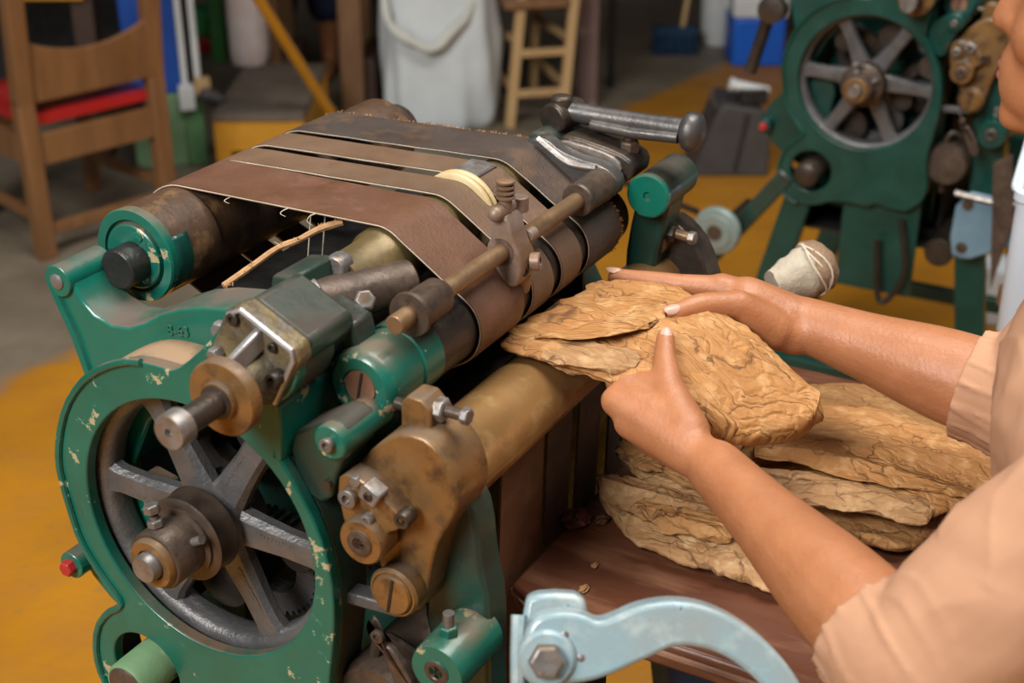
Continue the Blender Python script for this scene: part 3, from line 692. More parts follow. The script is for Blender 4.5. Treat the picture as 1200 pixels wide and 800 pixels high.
sock(m(CA+.006, QB-.020, QC-.012), V((.3, -1, .1)), .0085, .009, 'adjuster', adj); sock(m(CA-.004, QB-.017, QC-.018), V((-.5, -1, .1)), .005, .004, 'dark_metal', adj)
bm = NB(); capsule(bm, m(CA+.010, QB-.008, QC-.03), m(CA+.018, QB-.006, QC-.046), .010, .006); part('pressure_foot', bm, 'adjuster', adj)
# yoke
bm = NB(); prism(bm, smooth_poly([(-.165, .224), (-.185, .21), (-.178, .19), (-.158, .187), (-.13, .198), (-.1, .212), (-.078, .213), (-.072, .232), (-.088, .245), (-.104, .240), (-.115, .232), (-.14, .226)], 1), .462, .486, am); yk = part('yoke', bm, 'gunmetal', bevel=.004)
bm = NB(); tube(bm, [m(.461, b, c) for b, c in ((-.16, .222), (-.13, .222), (-.108, .233), (-.092, .243))], .0035, 8, k=4); part('yoke_ridge', bm, 'steel', yk)
bm = NB(); cyl(bm, m(.475, -.086, .228), m(.56, -.086, .228), .017, n=28); part('yoke_shaft', bm, 'green_dark', bevel=.003)
bm = NB(); prism(bm, smooth_poly([(-.1, .235), (-.11, .242), (-.17, .232), (-.19, .222), (-.185, .2), (-.16, .2), (-.13, .21)], 1), .49, .535, am); lk = part('link_arm', bm, 'dark_metal', bevel=.003)
bm = NB(); prism(bm, smooth_poly([(-.1, .225), (-.105, .238), (-.15, .232), (-.172, .226), (-.178, .212), (-.165, .206), (-.14, .215)], 1), .486, .492, am); part('link_plate', bm, 'steel', lk, bevel=.001)
sock(m(.487, -.165, .216), -AX, .0035, .002, 'steel', lk)
bolt(m(.515, -.172, .226), V((0, 0, 1)), .011, .012, 'rust', lk); bolt(m(.515, -.172, .238), V((0, 0, 1)), .0065, .012, 'dark_metal', lk)
# hand crank
bm = NB(); cyl(bm, m(.50, -.088, .252), m(.545, -.098, .252), .017, .015, 26); cyl(bm, m(.515, -.092, .255), m(.515, -.092, .275), .013, .011, 20); hk = part('crank_boss', bm, 'dark_metal', bevel=.003)
bm = NB(); tube(bm, [m(.52, -.095, .258), m(.52, -.14, .256), m(.52, -.2, .256), m(.52, -.232, .256)], [(.013, .011), (.010, .011), (.011, .012), (.012, .013)], 16, flat=(0, 0, 1), k=3); hd = part('crank_handle', bm, 'gunmetal')
bm = NB(); tube(bm, [m(.511, -.13, .250), m(.508, -.18, .249), m(.509, -.228, .251)], .006, 10); part('handle_rib', bm, 'gunmetal', hd)
bm = NB(); lathe(bm, m(.52, -.228, .256), V((0, -1, .0)), [(0, .013), (.004, .019), (.010, .021), (.017, .019), (.022, .012), (.024, 0)], 32); part('knob', bm, 'gunmetal', hd)
# far green post
bm = NB(); cyl(bm, m(.495, -.205, .190), m(.575, -.205, .190), .0225, n=32); po = part('post_head', bm, 'green_dark', bevel=.003)
bm = NB(); lathe(bm, m(.497, -.205, .190), -AX, [(0, .0235), (.005, .0235), (.007, .0215), (.007, .005), (.004, .004)], 36); part('post_disc', bm, 'green_clean', po)
bm = NB(); prism(bm, smooth_poly([(-.19, .205), (-.222, .185), (-.215, .15), (-.206, .11), (-.204, .06), (-.204, -.2), (-.17, -.2), (-.17, .1), (-.178, .16)], 1), .515, .56, am); part('post', bm, 'green_dark', bevel=.004)

# apron sheet with end cheeks
APR = [(-.150, .070), (-.156, .086), (-.168, .101), (-.184, .110), (-.202, .111), (-.217, .103), (-.228, .088), (-.231, .071), (-.226, .058)]
APR = [(b, c-.008) for b, c in APR]
APR = [tuple(v)[:2] for v in spline([V((*q, 0)) for q in APR], 3)]
bm = NB(); n = len(APR)
inner = [(b*.985-.003, c-.004) for b, c in APR]
prism(bm, APR+inner[::-1], .075, .575, am); part('apron', bm, 'apron', angle=50)
CHK = [(-.143, .075), (-.160, .105), (-.180, .126), (-.200, .137), (-.222, .136), (-.238, .120), (-.246, .1), (-.247, .082), (-.241, .066), (-.229, .046), (-.220, .018), (-.214, -.02), (-.204, -.041), (-.176, -.030), (-.167, .007), (-.150, .042)]
bm = NB(); prism(bm, smooth_poly(CHK, 1), .036, .088, am); chk = part('apron_cheek', bm, 'brass', bevel=.003)
bm = NB(); prism(bm, [(-.185, .128), (-.186, .152), (-.192, .160), (-.206, .160), (-.214, .152), (-.214, .13)], .052, .078, am); part('clamp_lug', bm, 'brass', chk, bevel=.002)
bolt(m(.065, -.212, .148), V((0, -1, 0)), .0105, .009, 'steel', chk)
bm = NB(); cyl(bm, m(.065, -.218, .148), m(.065, -.238, .148), .005, n=14); part('stud', bm, 'rust', chk); bolt(m(.065, -.236, .148), V((0, -1, 0)), .0075, .007, 'steel', chk)
bm = NB(); cyl(bm, m(.06, -.176, .146), m(.06, -.19, .146), .0055, n=14); part('stud', bm, 'dark_metal', chk, bevel=.001)
bm = NB(); prism(bm, smooth_poly([(-.143, .088), (-.158, .098), (-.182, .09), (-.208, .07), (-.205, .058), (-.19, .05), (-.185, .022), (-.166, .018), (-.150, .04)], 1), .016, .038, am); fp = part('eccentric_plate', bm, 'brass', chk, bevel=.002)
bm = NB(); lathe(bm, m(.03, -.172, .041), -AX, [(0, .021), (.022, .021), (.024, .0195), (.024, .012), (.026, .011), (.026, 0)], 36); part('eccentric', bm, 'brass', chk)
bm = NB(); lathe(bm, m(.005, -.172, .041), -AX, [(0, .0115), (.001, .0115), (.002, .0095), (.002, .006), (.001, .0055)], 24); part('eccentric_ring', bm, 'rust', chk)
for b, c, r in ((-.158, .076, .0085), (-.176, .061, .0055)): sock(m(.016, b, c), -AX, r, .007, 'steel', chk)
bm = NB(); box(bm, m(.016, -.181, .087), (.016, .018, .016), Matrix.Rotation(.5, 3, 'X')); part('nut_block', bm, 'steel', chk, bevel=.002)
sock(m(.009, -.181, .087), -AX, .004, .003, 'dark_metal', chk); sock(m(.028, -.207, .068), -AX, .0075, .014, 'dark_metal', chk); bolt(m(.02, -.163, .091), -AX, .006, .006, 'steel', chk)
bm = NB(); cyl(bm, m(.008, -.140, .085), m(.03, -.140, .085), .004, n=12); part('stud', bm, 'dark_metal', chk)
bm = NB(); lathe(bm, m(.1, -.193, -.010), -AX, [(0, .022), (.075, .022), (.079, .0235), (.082, .0215), (.082, .020), (.080, .0195), (.080, 0)], 40); piv = part('pivot_boss', bm, 'brass')
bm = NB(); lathe(bm, m(.021, -.193, -.010), -AX, [(0, .019), (.004, .019), (.006, .0175), (.006, 0)], 36); part('slotted_pivot', bm, 'brass', piv)
bm = NB(); box(bm, m(.0148, -.193, -.010), (.002, .0024, .034), Matrix.Rotation(rad(10), 3, 'X')); part('slot', bm, 'black', piv)
bm = NB(); prism(bm, smooth_poly([(-.180, -.03), (-.175, -.044), (-.186, -.056), (-.2, -.052), (-.226, -.098), (-.22, -.11), (-.205, -.105)], 2), .004, .012, am); lb = part('link_bar', bm, 'rust', bevel=.0015)
sock(m(.004, -.187, -.045), -AX, .006, .004, 'rust', lb)
bm = NB(); lathe(bm, m(.075, -.240, -.066), -AX, [(0, .026), (.062, .0255), (.066, .024), (.066, .012), (.067, .0115), (.067, 0)], 36); lbs = part('lower_boss', bm, 'green', bevel=0)
bm = NB(); lathe(bm, m(.01, -.240, -.066), -AX, [(0, .0115), (.002, .0115), (.003, .01), (.003, .007), (.002, .006), (.002, 0)], 24); part('boss_pin', bm, 'rust', lbs)
bolt(m(.03, -.240, -.042), V((0, 0, 1)), .0085, .010, 'green', lbs); bm = NB(); cyl(bm, m(.03, -.24, -.036), m(.03, -.24, -.020), .005, n=12); part('stud', bm, 'steel', lbs)
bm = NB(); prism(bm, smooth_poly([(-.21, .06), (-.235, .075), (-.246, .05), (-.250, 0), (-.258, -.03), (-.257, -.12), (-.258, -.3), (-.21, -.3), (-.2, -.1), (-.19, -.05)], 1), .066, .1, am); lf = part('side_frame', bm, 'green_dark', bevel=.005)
bm = NB(); beam(bm, m(.03, -.13, -.035), m(.03, -.195, -.03), .012, .018, (1, 0, 0)); part('draw_bar', bm, 'iron', bevel=.002)
bm = NB(); tube(bm, [m(.05, -.2, -.1), m(.04, -.165, -.08), m(.04, -.155, -.13), m(.045, -.16, -.2)], .006, 8, k=4); part('spring_rod', bm, 'dark_metal')
# lower web of the cross frame and dusty round hub under the ring
bm = NB(); lathe(bm, m(.12, -.165, -.14), -AX, [(0, .04), (.09, .04), (.098, .036), (.1, 0)], 32); part('gear_cover', bm, 'rust')
# far clamp on the apron
bm = NB(); prism(bm, smooth_poly([(-.175, .105), (-.188, .135), (-.205, .146), (-.225, .136), (-.245, .115), (-.262, .07), (-.24, .05), (-.2, .08)], 1), .548, .585, am); fk = part('apron_cheek', bm, 'dark_metal', bevel=.003)
bm = NB(); prism(bm, [(-.186, .105), (-.19, .14), (-.196, .145), (-.21, .14), (-.212, .12), (-.2, .1)], .528, .550, am); part('clamp_lug', bm, 'rod', fk, bevel=.003)
bolt(m(.54, -.211, .135), V((0, -1, 0)), .0105, .009, 'dark_metal', fk); bm = NB(); cyl(bm, m(.54, -.217, .135), m(.54, -.236, .133), .0055, n=12); part('stud', bm, 'rod', fk); bolt(m(.54, -.234, .133), V((0, -1, 0)), .0075, .008, 'steel', fk)
bm = NB(); cyl(bm, m(.54, -.178, .14), m(.54, -.192, .14), .0055, n=12); part('stud', bm, 'dark_metal', fk)
# stand: two A-shaped legs per end, cross ties, feet
for a0 in (.012, .52):
    for b0, b1 in ((.10, .24), (-.22, -.30)):
        bm = NB(); beam(bm, m(a0+.018, b0, -.215), m(a0+.018, b1, -.79), .03, .055, (0, 1, 0)); lg = part('leg', bm, 'green_dark', bevel=.004)
        bm = NB(); box(bm, m(a0+.018, b1, -HUB+.014), (.07, .10, .028)); part('foot', bm, 'green_dark', lg, bevel=.004)
    bm = NB(); beam(bm, m(a0+.018, .19, -.62), m(a0+.018, -.28, -.62), .025, .035); part('cross_tie', bm, 'green_dark', bevel=.003)
    bm = NB(); prism(bm, [(.02, -.22), (-.13, -.22), (-.13, -.42), (.02, -.42)], a0+.012, a0+.026, am); part('apron_plate', bm, 'green_dark', bevel=.003)
for b0 in (.19,):
    bm = NB(); beam(bm, m(.03, b0, -.66), m(.54, b0, -.66), .03, .03); part('side_tie', bm, 'green_dark', bevel=.003)

# lever with rag grip at the far end (part of the machine)
bm = NB(); tube(bm, [m(.56, -.235, -.05), m(.62, -.28, .03), m(.66, -.305, .055)], .011, 12); lv = part('lever', bm, 'dark_metal')
bm = NB()
g0, g1 = MI @ P(905, 335, 1.56), MI @ P(968, 308, 1.575)
d = (g1-g0)
pts = [g0+d*t for t in (0, .2, .45, .62, .72)]
tube(bm, pts, [.017, .021, .0255, .029, .027], 22, k=4)
for v in bm.verts: v.co += V((noise.noise(v.co*90), noise.noise(v.co*90+V((5, 0, 0))), noise.noise(v.co*90+V((0, 7, 0)))))*.003
part('rag_grip', bm, 'rag', lv)
bm = NB(); pts = [g0+d*t for t in (.62, .7, .9, 1.02, 1.1)]
tube(bm, pts, [.028, .031, .030, .022, .006], 22, k=4)
for v in bm.verts: v.co += V((noise.noise(v.co*70), noise.noise(v.co*70+V((5, 0, 0))), noise.noise(v.co*70+V((0, 7, 0)))))*.004
part('rag_knot', bm, 'rag_top', lv)
bm = NB(); ax_, x_, y_ = basis(d)
for k in range(3):
    c0 = g0+d*(.66+.05*k); tube(bm, [c0+x_*(.0312*math.cos(t))+y_*(.0312*math.sin(t))+ax_*(.006*math.sin(t*2+k)) for t in [2*PI*j/24 for j in range(25)]], .0012, 5)
part('tie', bm, 'thread', lv)

# ------------------------------------------------------------------ second machine of the same make, further along the row
far = copy_tree(mach)
FS = .985
hp = PZ(1012, 98, HUB*FS)
far.location = (hp.x, hp.y, 0); far.scale = (FS,)*3
far['label'] = 'shaded green leaf stripping machine with belt pulley standing further back on the yellow floor'
MATRIX[far.name] = Matrix.Translation(far.location) @ Matrix.Rotation(AZ, 4, 'Z') @ Matrix.Scale(FS, 4)
for ch in list(far.children):
    if ch.name.split('.')[0] in ('lever', 'leaf_stem', 'string'):
        for g in list(ch.children): bpy.data.objects.remove(g)
        bpy.data.objects.remove(ch)
for o in list(far.children_recursive):              # shade on this machine is put into a darker green
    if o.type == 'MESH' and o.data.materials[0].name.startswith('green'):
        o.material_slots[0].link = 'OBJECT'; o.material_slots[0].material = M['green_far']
def fpart(name, bm, mt, parent=None, **k): return obj(name, bm, M[mt], parent or far, 'l', **k)
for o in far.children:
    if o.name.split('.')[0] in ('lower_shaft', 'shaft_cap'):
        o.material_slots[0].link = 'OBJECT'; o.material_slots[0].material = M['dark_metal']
# things only the far machine has: belt pulley, guard, blue side bracket
bm = NB(); lathe(bm, m(-.05, .255, -.33), AX, [(0, .012), (0, .034), (.004, .034), (.006, .047), (.010, .050), (.020, .050), (.024, .046), (.024, 0)], 40); pl = fpart('belt_pulley', bm, 'pulley')
bm = NB(); lathe(bm, m(-.052, .255, -.33), AX, [(0, .010), (0, .016), (.006, .018), (.01, .018)], 24); fpart('pulley_hub', bm, 'rust', pl)
bm = NB(); cyl(bm, m(-.03, .255, -.33), m(.15, .255, -.33), .010, n=14); fpart('pulley_shaft', bm, 'dark_metal')
bm = NB(); beam(bm, m(-.03, .30, -.30), m(.1, .6, -.30), .006, .012); fpart('drive_belt', bm, 'black')
bm = NB(); beam(bm, m(.02, .13, -.2), m(.03, .29, -.42), .035, .05, (1, 0, 0)); fpart('pulley_bracket', bm, 'green_dark', bevel=.004)
bm = NB(); prism(bm, smooth_poly([(-.205, -.165), (-.29, -.17), (-.36, -.19), (-.37, -.25), (-.31, -.255), (-.27, -.28), (-.235, -.30), (-.2, -.29)], 1), -.03, -.018, am); sb = fpart('blue_side_bracket', bm, 'blue_bracket', bevel=.003)
for b, c in ((-.225, -.19), (-.225, -.275)): bm = NB(); lathe(bm, m(-.03, b, c), -AX, [(0, .011), (.003, .010), (.004, 0)], 16); fpart('bolt', bm, 'rust', sb)
bm = NB(); tube(bm, [m(-.034, b, c) for b, c in ((-.2, -.17), (-.3, -.175), (-.345, -.15), (-.36, -.1), (-.36, -.02))], .006, 8, k=3); fpart('bracket_tube', bm, 'steel', sb)
bm = NB(); prism(bm, [(-.3, .02), (-.33, .0), (-.37, -.17), (-.33, -.17)], -.02, -.008, am); fpart('blue_side_bracket', bm, 'blue_bracket', bevel=.003)
bm = NB(); prism(bm, [(-.26, -.1), (-.29, -.08), (-.31, -.2), (-.29, -.34)], -.045, -.035, am); fpart('red_strip', bm, 'rust')
bm = NB(); tube(bm, [m(.0, -.10, -.25), m(.0, -.12, -.36), m(.0, -.08, -.43), m(.0, -.06, -.3)], .006, 8, k=5); fpart('cable', bm, 'black')
bm = NB(); tube(bm, [m(.05, .18, .25), m(.05, .2, .14), m(.05, .24, -.02)], .013, 12, k=3); fpart('tension_lever', bm, 'dark_metal')
bm = NB(); lathe(bm, m(.02, .2, .11), AX, [(0, .01), (.003, .026), (.03, .026), (.033, .01)], 28); fpart('tension_pulley', bm, 'dark_metal')

# ------------------------------------------------------------------ work table
def mm(bm): bm.transform(MM); return bm
tb = thing('work_table', 'reddish brown wooden work table with worn rounded corner in front of the near machine', 'table', W(.45, -.45, -HUB), AZ)
TZ = -.1
b0, b1, a0, a1 = -.212, -.61, .176, .755
outl = [(a0+.012, b0), (a1, b0), (a1, b1), (a0, b1), (a0, b0-.05), (a0+.003, b0-.02)]
bm = NB(); prism(bm, outl, TZ-.028, TZ, lambda t, a, b: m(a, b, t)); obj('table_top', bm, M['table'], tb, 'm', bevel=.004)
bm = NB(); tube(bm, [m(a1-.02, b0+.0005, TZ-.012), m(a0+.015, b0+.0005, TZ-.012), m(a0+.002, b0-.02, TZ-.012), m(a0-.0005, b0-.06, TZ-.012), m(a0-.0005, b1, TZ-.012)], (.0035), 8); obj('edge_strip', bm, M['table_edge'], tb, 'm')
for a in (a0+.05, a1-.05):
    for b in (b0-.05, b1+.05):
        bm = NB(); box(bm, m(a, b, (TZ-.028-HUB)/2), (.05, .05, HUB+TZ-.028)); obj('leg', bm, M['table_leg'], tb, 'm', bevel=.003)
for (p0, p1) in (((a0+.05, b0-.05), (a1-.05, b0-.05)), ((a0+.05, b1+.05), (a1-.05, b1+.05))):
    bm = NB(); beam(bm, m(*p0, TZ-.055), m(*p1, TZ-.055), .022, .055); obj('rail', bm, M['table_leg'], tb, 'm')

# ------------------------------------------------------------------ tobacco leaves
def leaf(name, label, secs, mt, up_h, down_h, wr=.004, n=56, k=12, seed=0, tips=True, fold=.006):
    """closed, wrinkled bundle of leaf: secs = (front point, back point) in the machine frame, up_h/down_h heights"""
    A = spline([s[0] for s in secs], k); Bk = spline([s[1] for s in secs], k)
    N = len(A); rr = []; uv = []
    dist = 0
    for i in range(N):
        f, b = A[i], Bk[i]; c = (f+b)/2; h = (b-f)/2
        t = i/(N-1)
        if i: dist += (c-pc).length
        pc = c
        along = ((A[min(i+1, N-1)]+Bk[min(i+1, N-1)])-(A[max(i-1, 0)]+Bk[max(i-1, 0)])).normalized()
        upv = h.cross(along).normalized()
        if upv.z < 0: upv = -upv
        e = min(1, .55+t/.1, ((1-t)/.10)) if tips else 1
        e = max(.12, math.sqrt(max(e, 0)))
        row = []; ur = []
        for j in range(n):
            th = 2*PI*j/n; cx = math.cos(th); sy = math.sin(th)
            H = up_h if sy > 0 else down_h
            if callable(H): H = H(t)
            sq = math.copysign(abs(cx)**.75, cx)
            p = c+h*(sq*(e*.25+.75))+upv*(H*sy*e)
            q = V((dist*1.0, sq*h.length, (1 if sy > 0 else -1)*.3+seed))
            # long folds, cross creases, crumple
            wx = noise.noise(q*11)*.05; wy = noise.noise(q*11+V((4, 4, 4)))*.012
            a1 = abs(noise.noise(V(((q.x+wx)*4.5, (q.y+wy)*30, seed)))); a2 = abs(noise.noise(V(((q.x+wx)*11, (q.y+wy)*70, seed+3)))); a3 = abs(noise.noise(V(((q.x+wx)*40, (q.y+wy)*75, seed+5))))
            w = fold*(.75-1.9*math.sqrt(a1)+.25) + wr*(1.1-1.5*math.sqrt(a2)*1.2) + wr*.55*(1-2*math.sqrt(a3))*min(1, t*1.6)
            w += wr*.5*noise.noise(p*60)*min(1, t*1.6)
            edge = abs(cx)**6
            p = p+upv*w*(1-.4*edge)+h.normalized()*(edge*math.copysign(1, cx)*(.007*noise.noise(V((q.x*38, seed, cx)))+.003*noise.noise(V((q.x*120, seed, cx)))))
            if not tips or True: p = p+along*(.010*noise.noise(V((q.y*55, seed, 2)))*(1 if t in (0, 1) else max(0, 1-min(t, 1-t)*14)))
            row.append(p); ur.append((dist, sq*h.length, seed*.37))
        rr.append(row); uv.append(ur)
    bm = NB(); lay = bm.verts.layers.float_vector.new('flow'); vr = rings(bm, rr)
    for vrow, urow in zip(vr, uv):
        for v, u in zip(vrow, urow): v[lay] = V(u)
    o = obj(name, bm, M[mt], None, 'm', angle=75)
    tag(o, label, 'tobacco leaf', 'leaves in the tobacco pile on the table' if 'bundle' not in label else 'leaves held and fed under the belts'); return o
S = lambda f, cf, b, cb: (PC(*f, cf), PC(*b, cb))
leaf('tobacco_leaf_bundle', 'golden folded tobacco leaf bundle held in both hands and fed under the belts',
     [S((580, 402), .112, (715, 333), .114), S((630, 420), .111, (750, 333), .116), S((700, 440), .098, (790, 340), .116), S((765, 462), .085, (835, 362), .112),
      S((815, 500), .060, (880, 392), .095), S((870, 522), .038, (918, 428), .07), S((930, 515), .03, (948, 462), .05), S((955, 498), .032, (958, 478), .045)],
     'leaf', lambda t: .010+.022*max(0, t-.25), lambda t: .008+.012*t, wr=.0013, n=150, k=26, seed=1.3, fold=.0036)
leaf('tobacco_leaf', 'thin golden tobacco leaf edge under the held bundle at the belts',
     [S((588, 408), .104, (690, 345), .104), S((640, 428), .103, (740, 345), .104), S((715, 452), .088, (800, 360), .10), S((770, 478), .07, (850, 390), .085)], 'leaf3', .004, .003, wr=.002, n=80, k=18, seed=4.1, fold=.003)
leaf('tobacco_leaf', 'small golden tobacco leaf lying over the held bundle below the index fingertip',
     [S((625, 398), .121, (712, 338), .119), S((675, 398), .123, (750, 342), .121), S((722, 392), .124, (778, 352), .122), S((752, 386), .120, (785, 368), .119)], 'leaf', .0014, .003, wr=.0008, n=110, k=22, seed=23.1, fold=.0018)
leaf('tobacco_leaf', 'narrow golden tobacco leaf along the near edge of the held bundle before the thumb',
     [S((600, 406), .114, (650, 385), .118), S((660, 425), .111, (695, 398), .119), S((712, 437), .102, (735, 412), .115), S((742, 436), .098, (752, 422), .109)], 'leaf2', .0014, .003, wr=.0008, n=100, k=22, seed=27.6, fold=.0024)
leaf('tobacco_leaf', 'long golden tobacco leaf topping the pile on the table under the far forearm',
     [S((855, 560), -.065, (880, 505), -.045), S((920, 572), -.062, (955, 478), -.045), S((1000, 585), -.06, (1030, 480), -.045), S((1080, 605), -.06, (1110, 508), -.05), S((1140, 590), -.065, (1165, 545), -.06)],
     'leaf', .010, .014, wr=.0018, n=130, k=30, seed=7.7, fold=.006)
leaf('tobacco_leaf', 'dark folded tobacco leaf behind the top leaf of the pile on the table',
     [S((930, 480), -.07, (940, 455), -.06), S((985, 500), -.065, (1000, 452), -.06), S((1060, 540), -.07, (1090, 480), -.065), S((1150, 580), -.08, (1180, 545), -.08)],
     'leaf3', .008, .012, wr=.0018, n=90, k=22, seed=9.2, fold=.005)
leaf('tobacco_leaf', 'brown tobacco leaf in the middle of the pile with dark folded creases',
     [S((800, 590), -.082, (760, 530), -.07), S((880, 600), -.08, (860, 540), -.066), S((960, 612), -.08, (960, 560), -.068), S((1030, 640), -.085, (1060, 575), -.075), S((1085, 640), -.088, (1120, 600), -.082)],
     'leaf3', .008, .012, wr=.0018, n=110, k=24, seed=12.4, fold=.006)
leaf('tobacco_leaf', 'pale broad tobacco leaf of the pile with its torn end on bare table wood',
     [S((702, 582), -.088, (704, 555), -.078), S((735, 628), -.088, (745, 562), -.072), S((800, 660), -.088, (815, 580), -.072), S((870, 683), -.088, (900, 612), -.076), S((930, 702), -.09, (980, 650), -.082)],
     'leaf2', .007, .010, wr=.0018, n=120, k=26, seed=15.9, fold=.006)
leaf('tobacco_leaf', 'torn pale tobacco leaf under the near wrist with frayed upper tip',
     [S((724, 540), -.072, (730, 513), -.062), S((760, 566), -.068, (775, 524), -.056), S((830, 592), -.066, (850, 545), -.056), S((900, 612), -.07, (920, 572), -.062)],
     'leaf2', .008, .012, wr=.0018, n=100, k=24, seed=18.8, fold=.006)
PILE = [
 ('tobacco_leaf', 'glossy golden tobacco leaf sheet with long folds crossing the pile towards the near sleeve', [((872, 535), -.042, (950, 474), -.030), ((950, 548), -.040, (1010, 478), -.030), ((1040, 570), -.042, (1085, 496), -.034), ((1120, 585), -.05, (1145, 528), -.045), ((1160, 578), -.058, (1172, 556), -.055)], 'leaf', 33.3, .0065),
 ('tobacco_leaf', 'brown tobacco leaf strip rolled along the near side of the top leaf', [((850, 578), -.058, (868, 548), -.046), ((930, 592), -.056, (950, 556), -.044), ((1010, 600), -.055, (1030, 572), -.046), ((1085, 618), -.06, (1100, 590), -.052)], 'leaf2', 36.9, .006),
 ('tobacco_leaf', 'pale tobacco leaf with raised midrib at the torn end of the pile', [((706, 588), -.078, (712, 556), -.066), ((750, 606), -.074, (765, 566), -.06), ((815, 625), -.073, (840, 582), -.06), ((880, 648), -.076, (910, 610), -.066)], 'leaf2', 39.4, .007),
 ('tobacco_leaf', 'reddish brown curled tobacco leaf between near forearm and torn pile end', [((740, 604), -.072, (752, 584), -.058), ((790, 622), -.068, (806, 594), -.054), ((850, 640), -.069, (872, 608), -.056)], 'leaf3', 43.8, .007),
 ('tobacco_leaf', 'crumpled tobacco leaf tip poking up beside the near hand heel', [((722, 532), -.06, (728, 516), -.048), ((752, 548), -.054, (764, 526), -.042), ((792, 566), -.052, (806, 545), -.044), ((830, 580), -.055, (842, 566), -.05)], 'leaf3', 47.2, .007)]
for nm, lb, sec, mt_, sd, fd in PILE: leaf(nm, lb, [S(*q) for q in sec], mt_, .003, .006, wr=.0016, n=100, k=20, seed=sd, fold=fd)
for i, (x, y, s, lb) in enumerate(((676, 612, .016, 'dark crumpled tobacco scrap, the largest on the bare table'), (706, 611, .009, 'curled tobacco scrap beside the dark crumpled one on the table'), (684, 692, .006, 'tiny pale tobacco crumb on the bare table top'), (697, 664, .004, 'flat sliver of tobacco on the bare table top'))):
    bm = NB(); bmesh.ops.create_icosphere(bm, subdivisions=4, radius=1)
    p = PC(x, y, TZ)
    for v in bm.verts:
        q = v.co.copy(); r = 1+.55*noise.noise(q*1.6+V((i*7, 0, 0)))+.35*noise.noise(q*4+V((i, 0, 0)))
        v.co = V((q.x*s*1.0*r, q.y*s*.75*r, max(0, q.z*.35*r+.32)*s))+p+V((0, 0, .0005))
    lay = bm.verts.layers.float_vector.new('flow')
    for v in bm.verts: v[lay] = v.co*1.0
    tag(obj('tobacco_scrap', bm, M['scrap' if i < 2 else 'leaf2'], None, 'm', angle=80), lb, 'tobacco scrap', 'tobacco scraps on the table')

# ------------------------------------------------------------------ the person at the table
per = thing('person', 'person in a tan short-sleeved shirt seated at the table, feeding leaves with both hands', 'person', W(.30, -.80, -HUB), AZ)
def remesh(bm, voxel, smooth_it=6):
    me = bpy.data.meshes.new('tmp'); bmesh.ops.recalc_face_normals(bm, faces=bm.faces); bm.to_mesh(me); bm.free()
    o = bpy.data.objects.new('tmp', me); col.objects.link(o)
    r = o.modifiers.new('r', 'REMESH'); r.mode = 'VOXEL'; r.voxel_size = voxel
    if smooth_it:
        s_ = o.modifiers.new('s', 'SMOOTH'); s_.factor = .5; s_.iterations = smooth_it
    dg = bpy.context.evaluated_depsgraph_get(); dg.update()
    m2 = bpy.data.meshes.new_from_object(o.evaluated_get(dg)); bpy.data.objects.remove(o); bpy.data.meshes.remove(me)
    b = NB(); b.from_mesh(m2); bpy.data.meshes.remove(m2); return b
Q = lambda x, y, d: MI @ P(x, y, d)
def limb(bm, pts, rs, n=18, k=5, flat=None):
    tube(bm, pts, rs, n, flat, k=k)
    for p, r in ((pts[0], rs[0]), (pts[-1], rs[-1])):
        if not isinstance(r, tuple): ball(bm, p, r*.99, sub=3)
def finger(bm, pts, rs):
    for i in range(len(pts)-1): capsule(bm, pts[i], pts[i+1], rs[i], rs[i+1], 16)
body = NB()
# near (left) arm
LW, LE, LS = Q(838, 548, 1.20), Q(1068, 782, .985), m(.130, -.715, .185)
limb(body, [LW, LW.lerp(LE, .3), LW.lerp(LE, .65), LE.lerp(LW, .06)], [.0255, .031, .042, .045])
limb(body, [LE, LE.lerp(LS, .5), LS], [.045, .047, .055])
# far (right) arm
RW, RE, RS = Q(938, 378, 1.405), Q(1200, 472, 1.30), m(.485, -.69, .215)
limb(body, [RW, RW.lerp(RE, .3), RW.lerp(RE, .65), RE], [(.0275), .034, .045, .048])
limb(body, [RE, RE.lerp(RS, .5), RS], [.046, .047, .055])
# near hand: back of the hand towards the viewer, thumb up on the leaf, fingers under it
ki, km, kr, kp = Q(727, 447, 1.285), Q(722, 470, 1.268), Q(737, 496, 1.258), Q(763, 517, 1.25)
for kn, r in ((ki, .0150), (km, .0150), (kr, .0145), (kp, .0135)): capsule(body, LW.lerp(kn, .12), kn, .0195, r)
capsule(body, Q(800, 500, 1.235), Q(745, 472, 1.262), .021, .017)
finger(body, [ki, Q(745, 452, 1.325), Q(790, 452, 1.365), Q(815, 440, 1.385)], [.0105, .0092, .0084, .0072])
finger(body, [km, Q(745, 478, 1.312), Q(795, 478, 1.345), Q(825, 465, 1.365)], [.0108, .0095, .0086, .0072])
finger(body, [kr, Q(760, 505, 1.302), Q(810, 500, 1.335), Q(838, 488, 1.35)], [.0102, .009, .0082, .007])
finger(body, [kp, Q(785, 525, 1.29), Q(820, 520, 1.315), Q(840, 512, 1.325)], [.0092, .008, .0072, .0062])
tcm, tmc, tip0, tip1 = Q(806, 505, 1.228), Q(783, 455, 1.258), Q(779, 418, 1.278), Q(780, 395, 1.290)
finger(body, [tcm, tmc, tip0, tip1], [.0205, .0150, .0112, .0092])
capsule(body, tmc, Q(745, 450, 1.278), .013, .0135); capsule(body, tcm, ki, .017, .013)
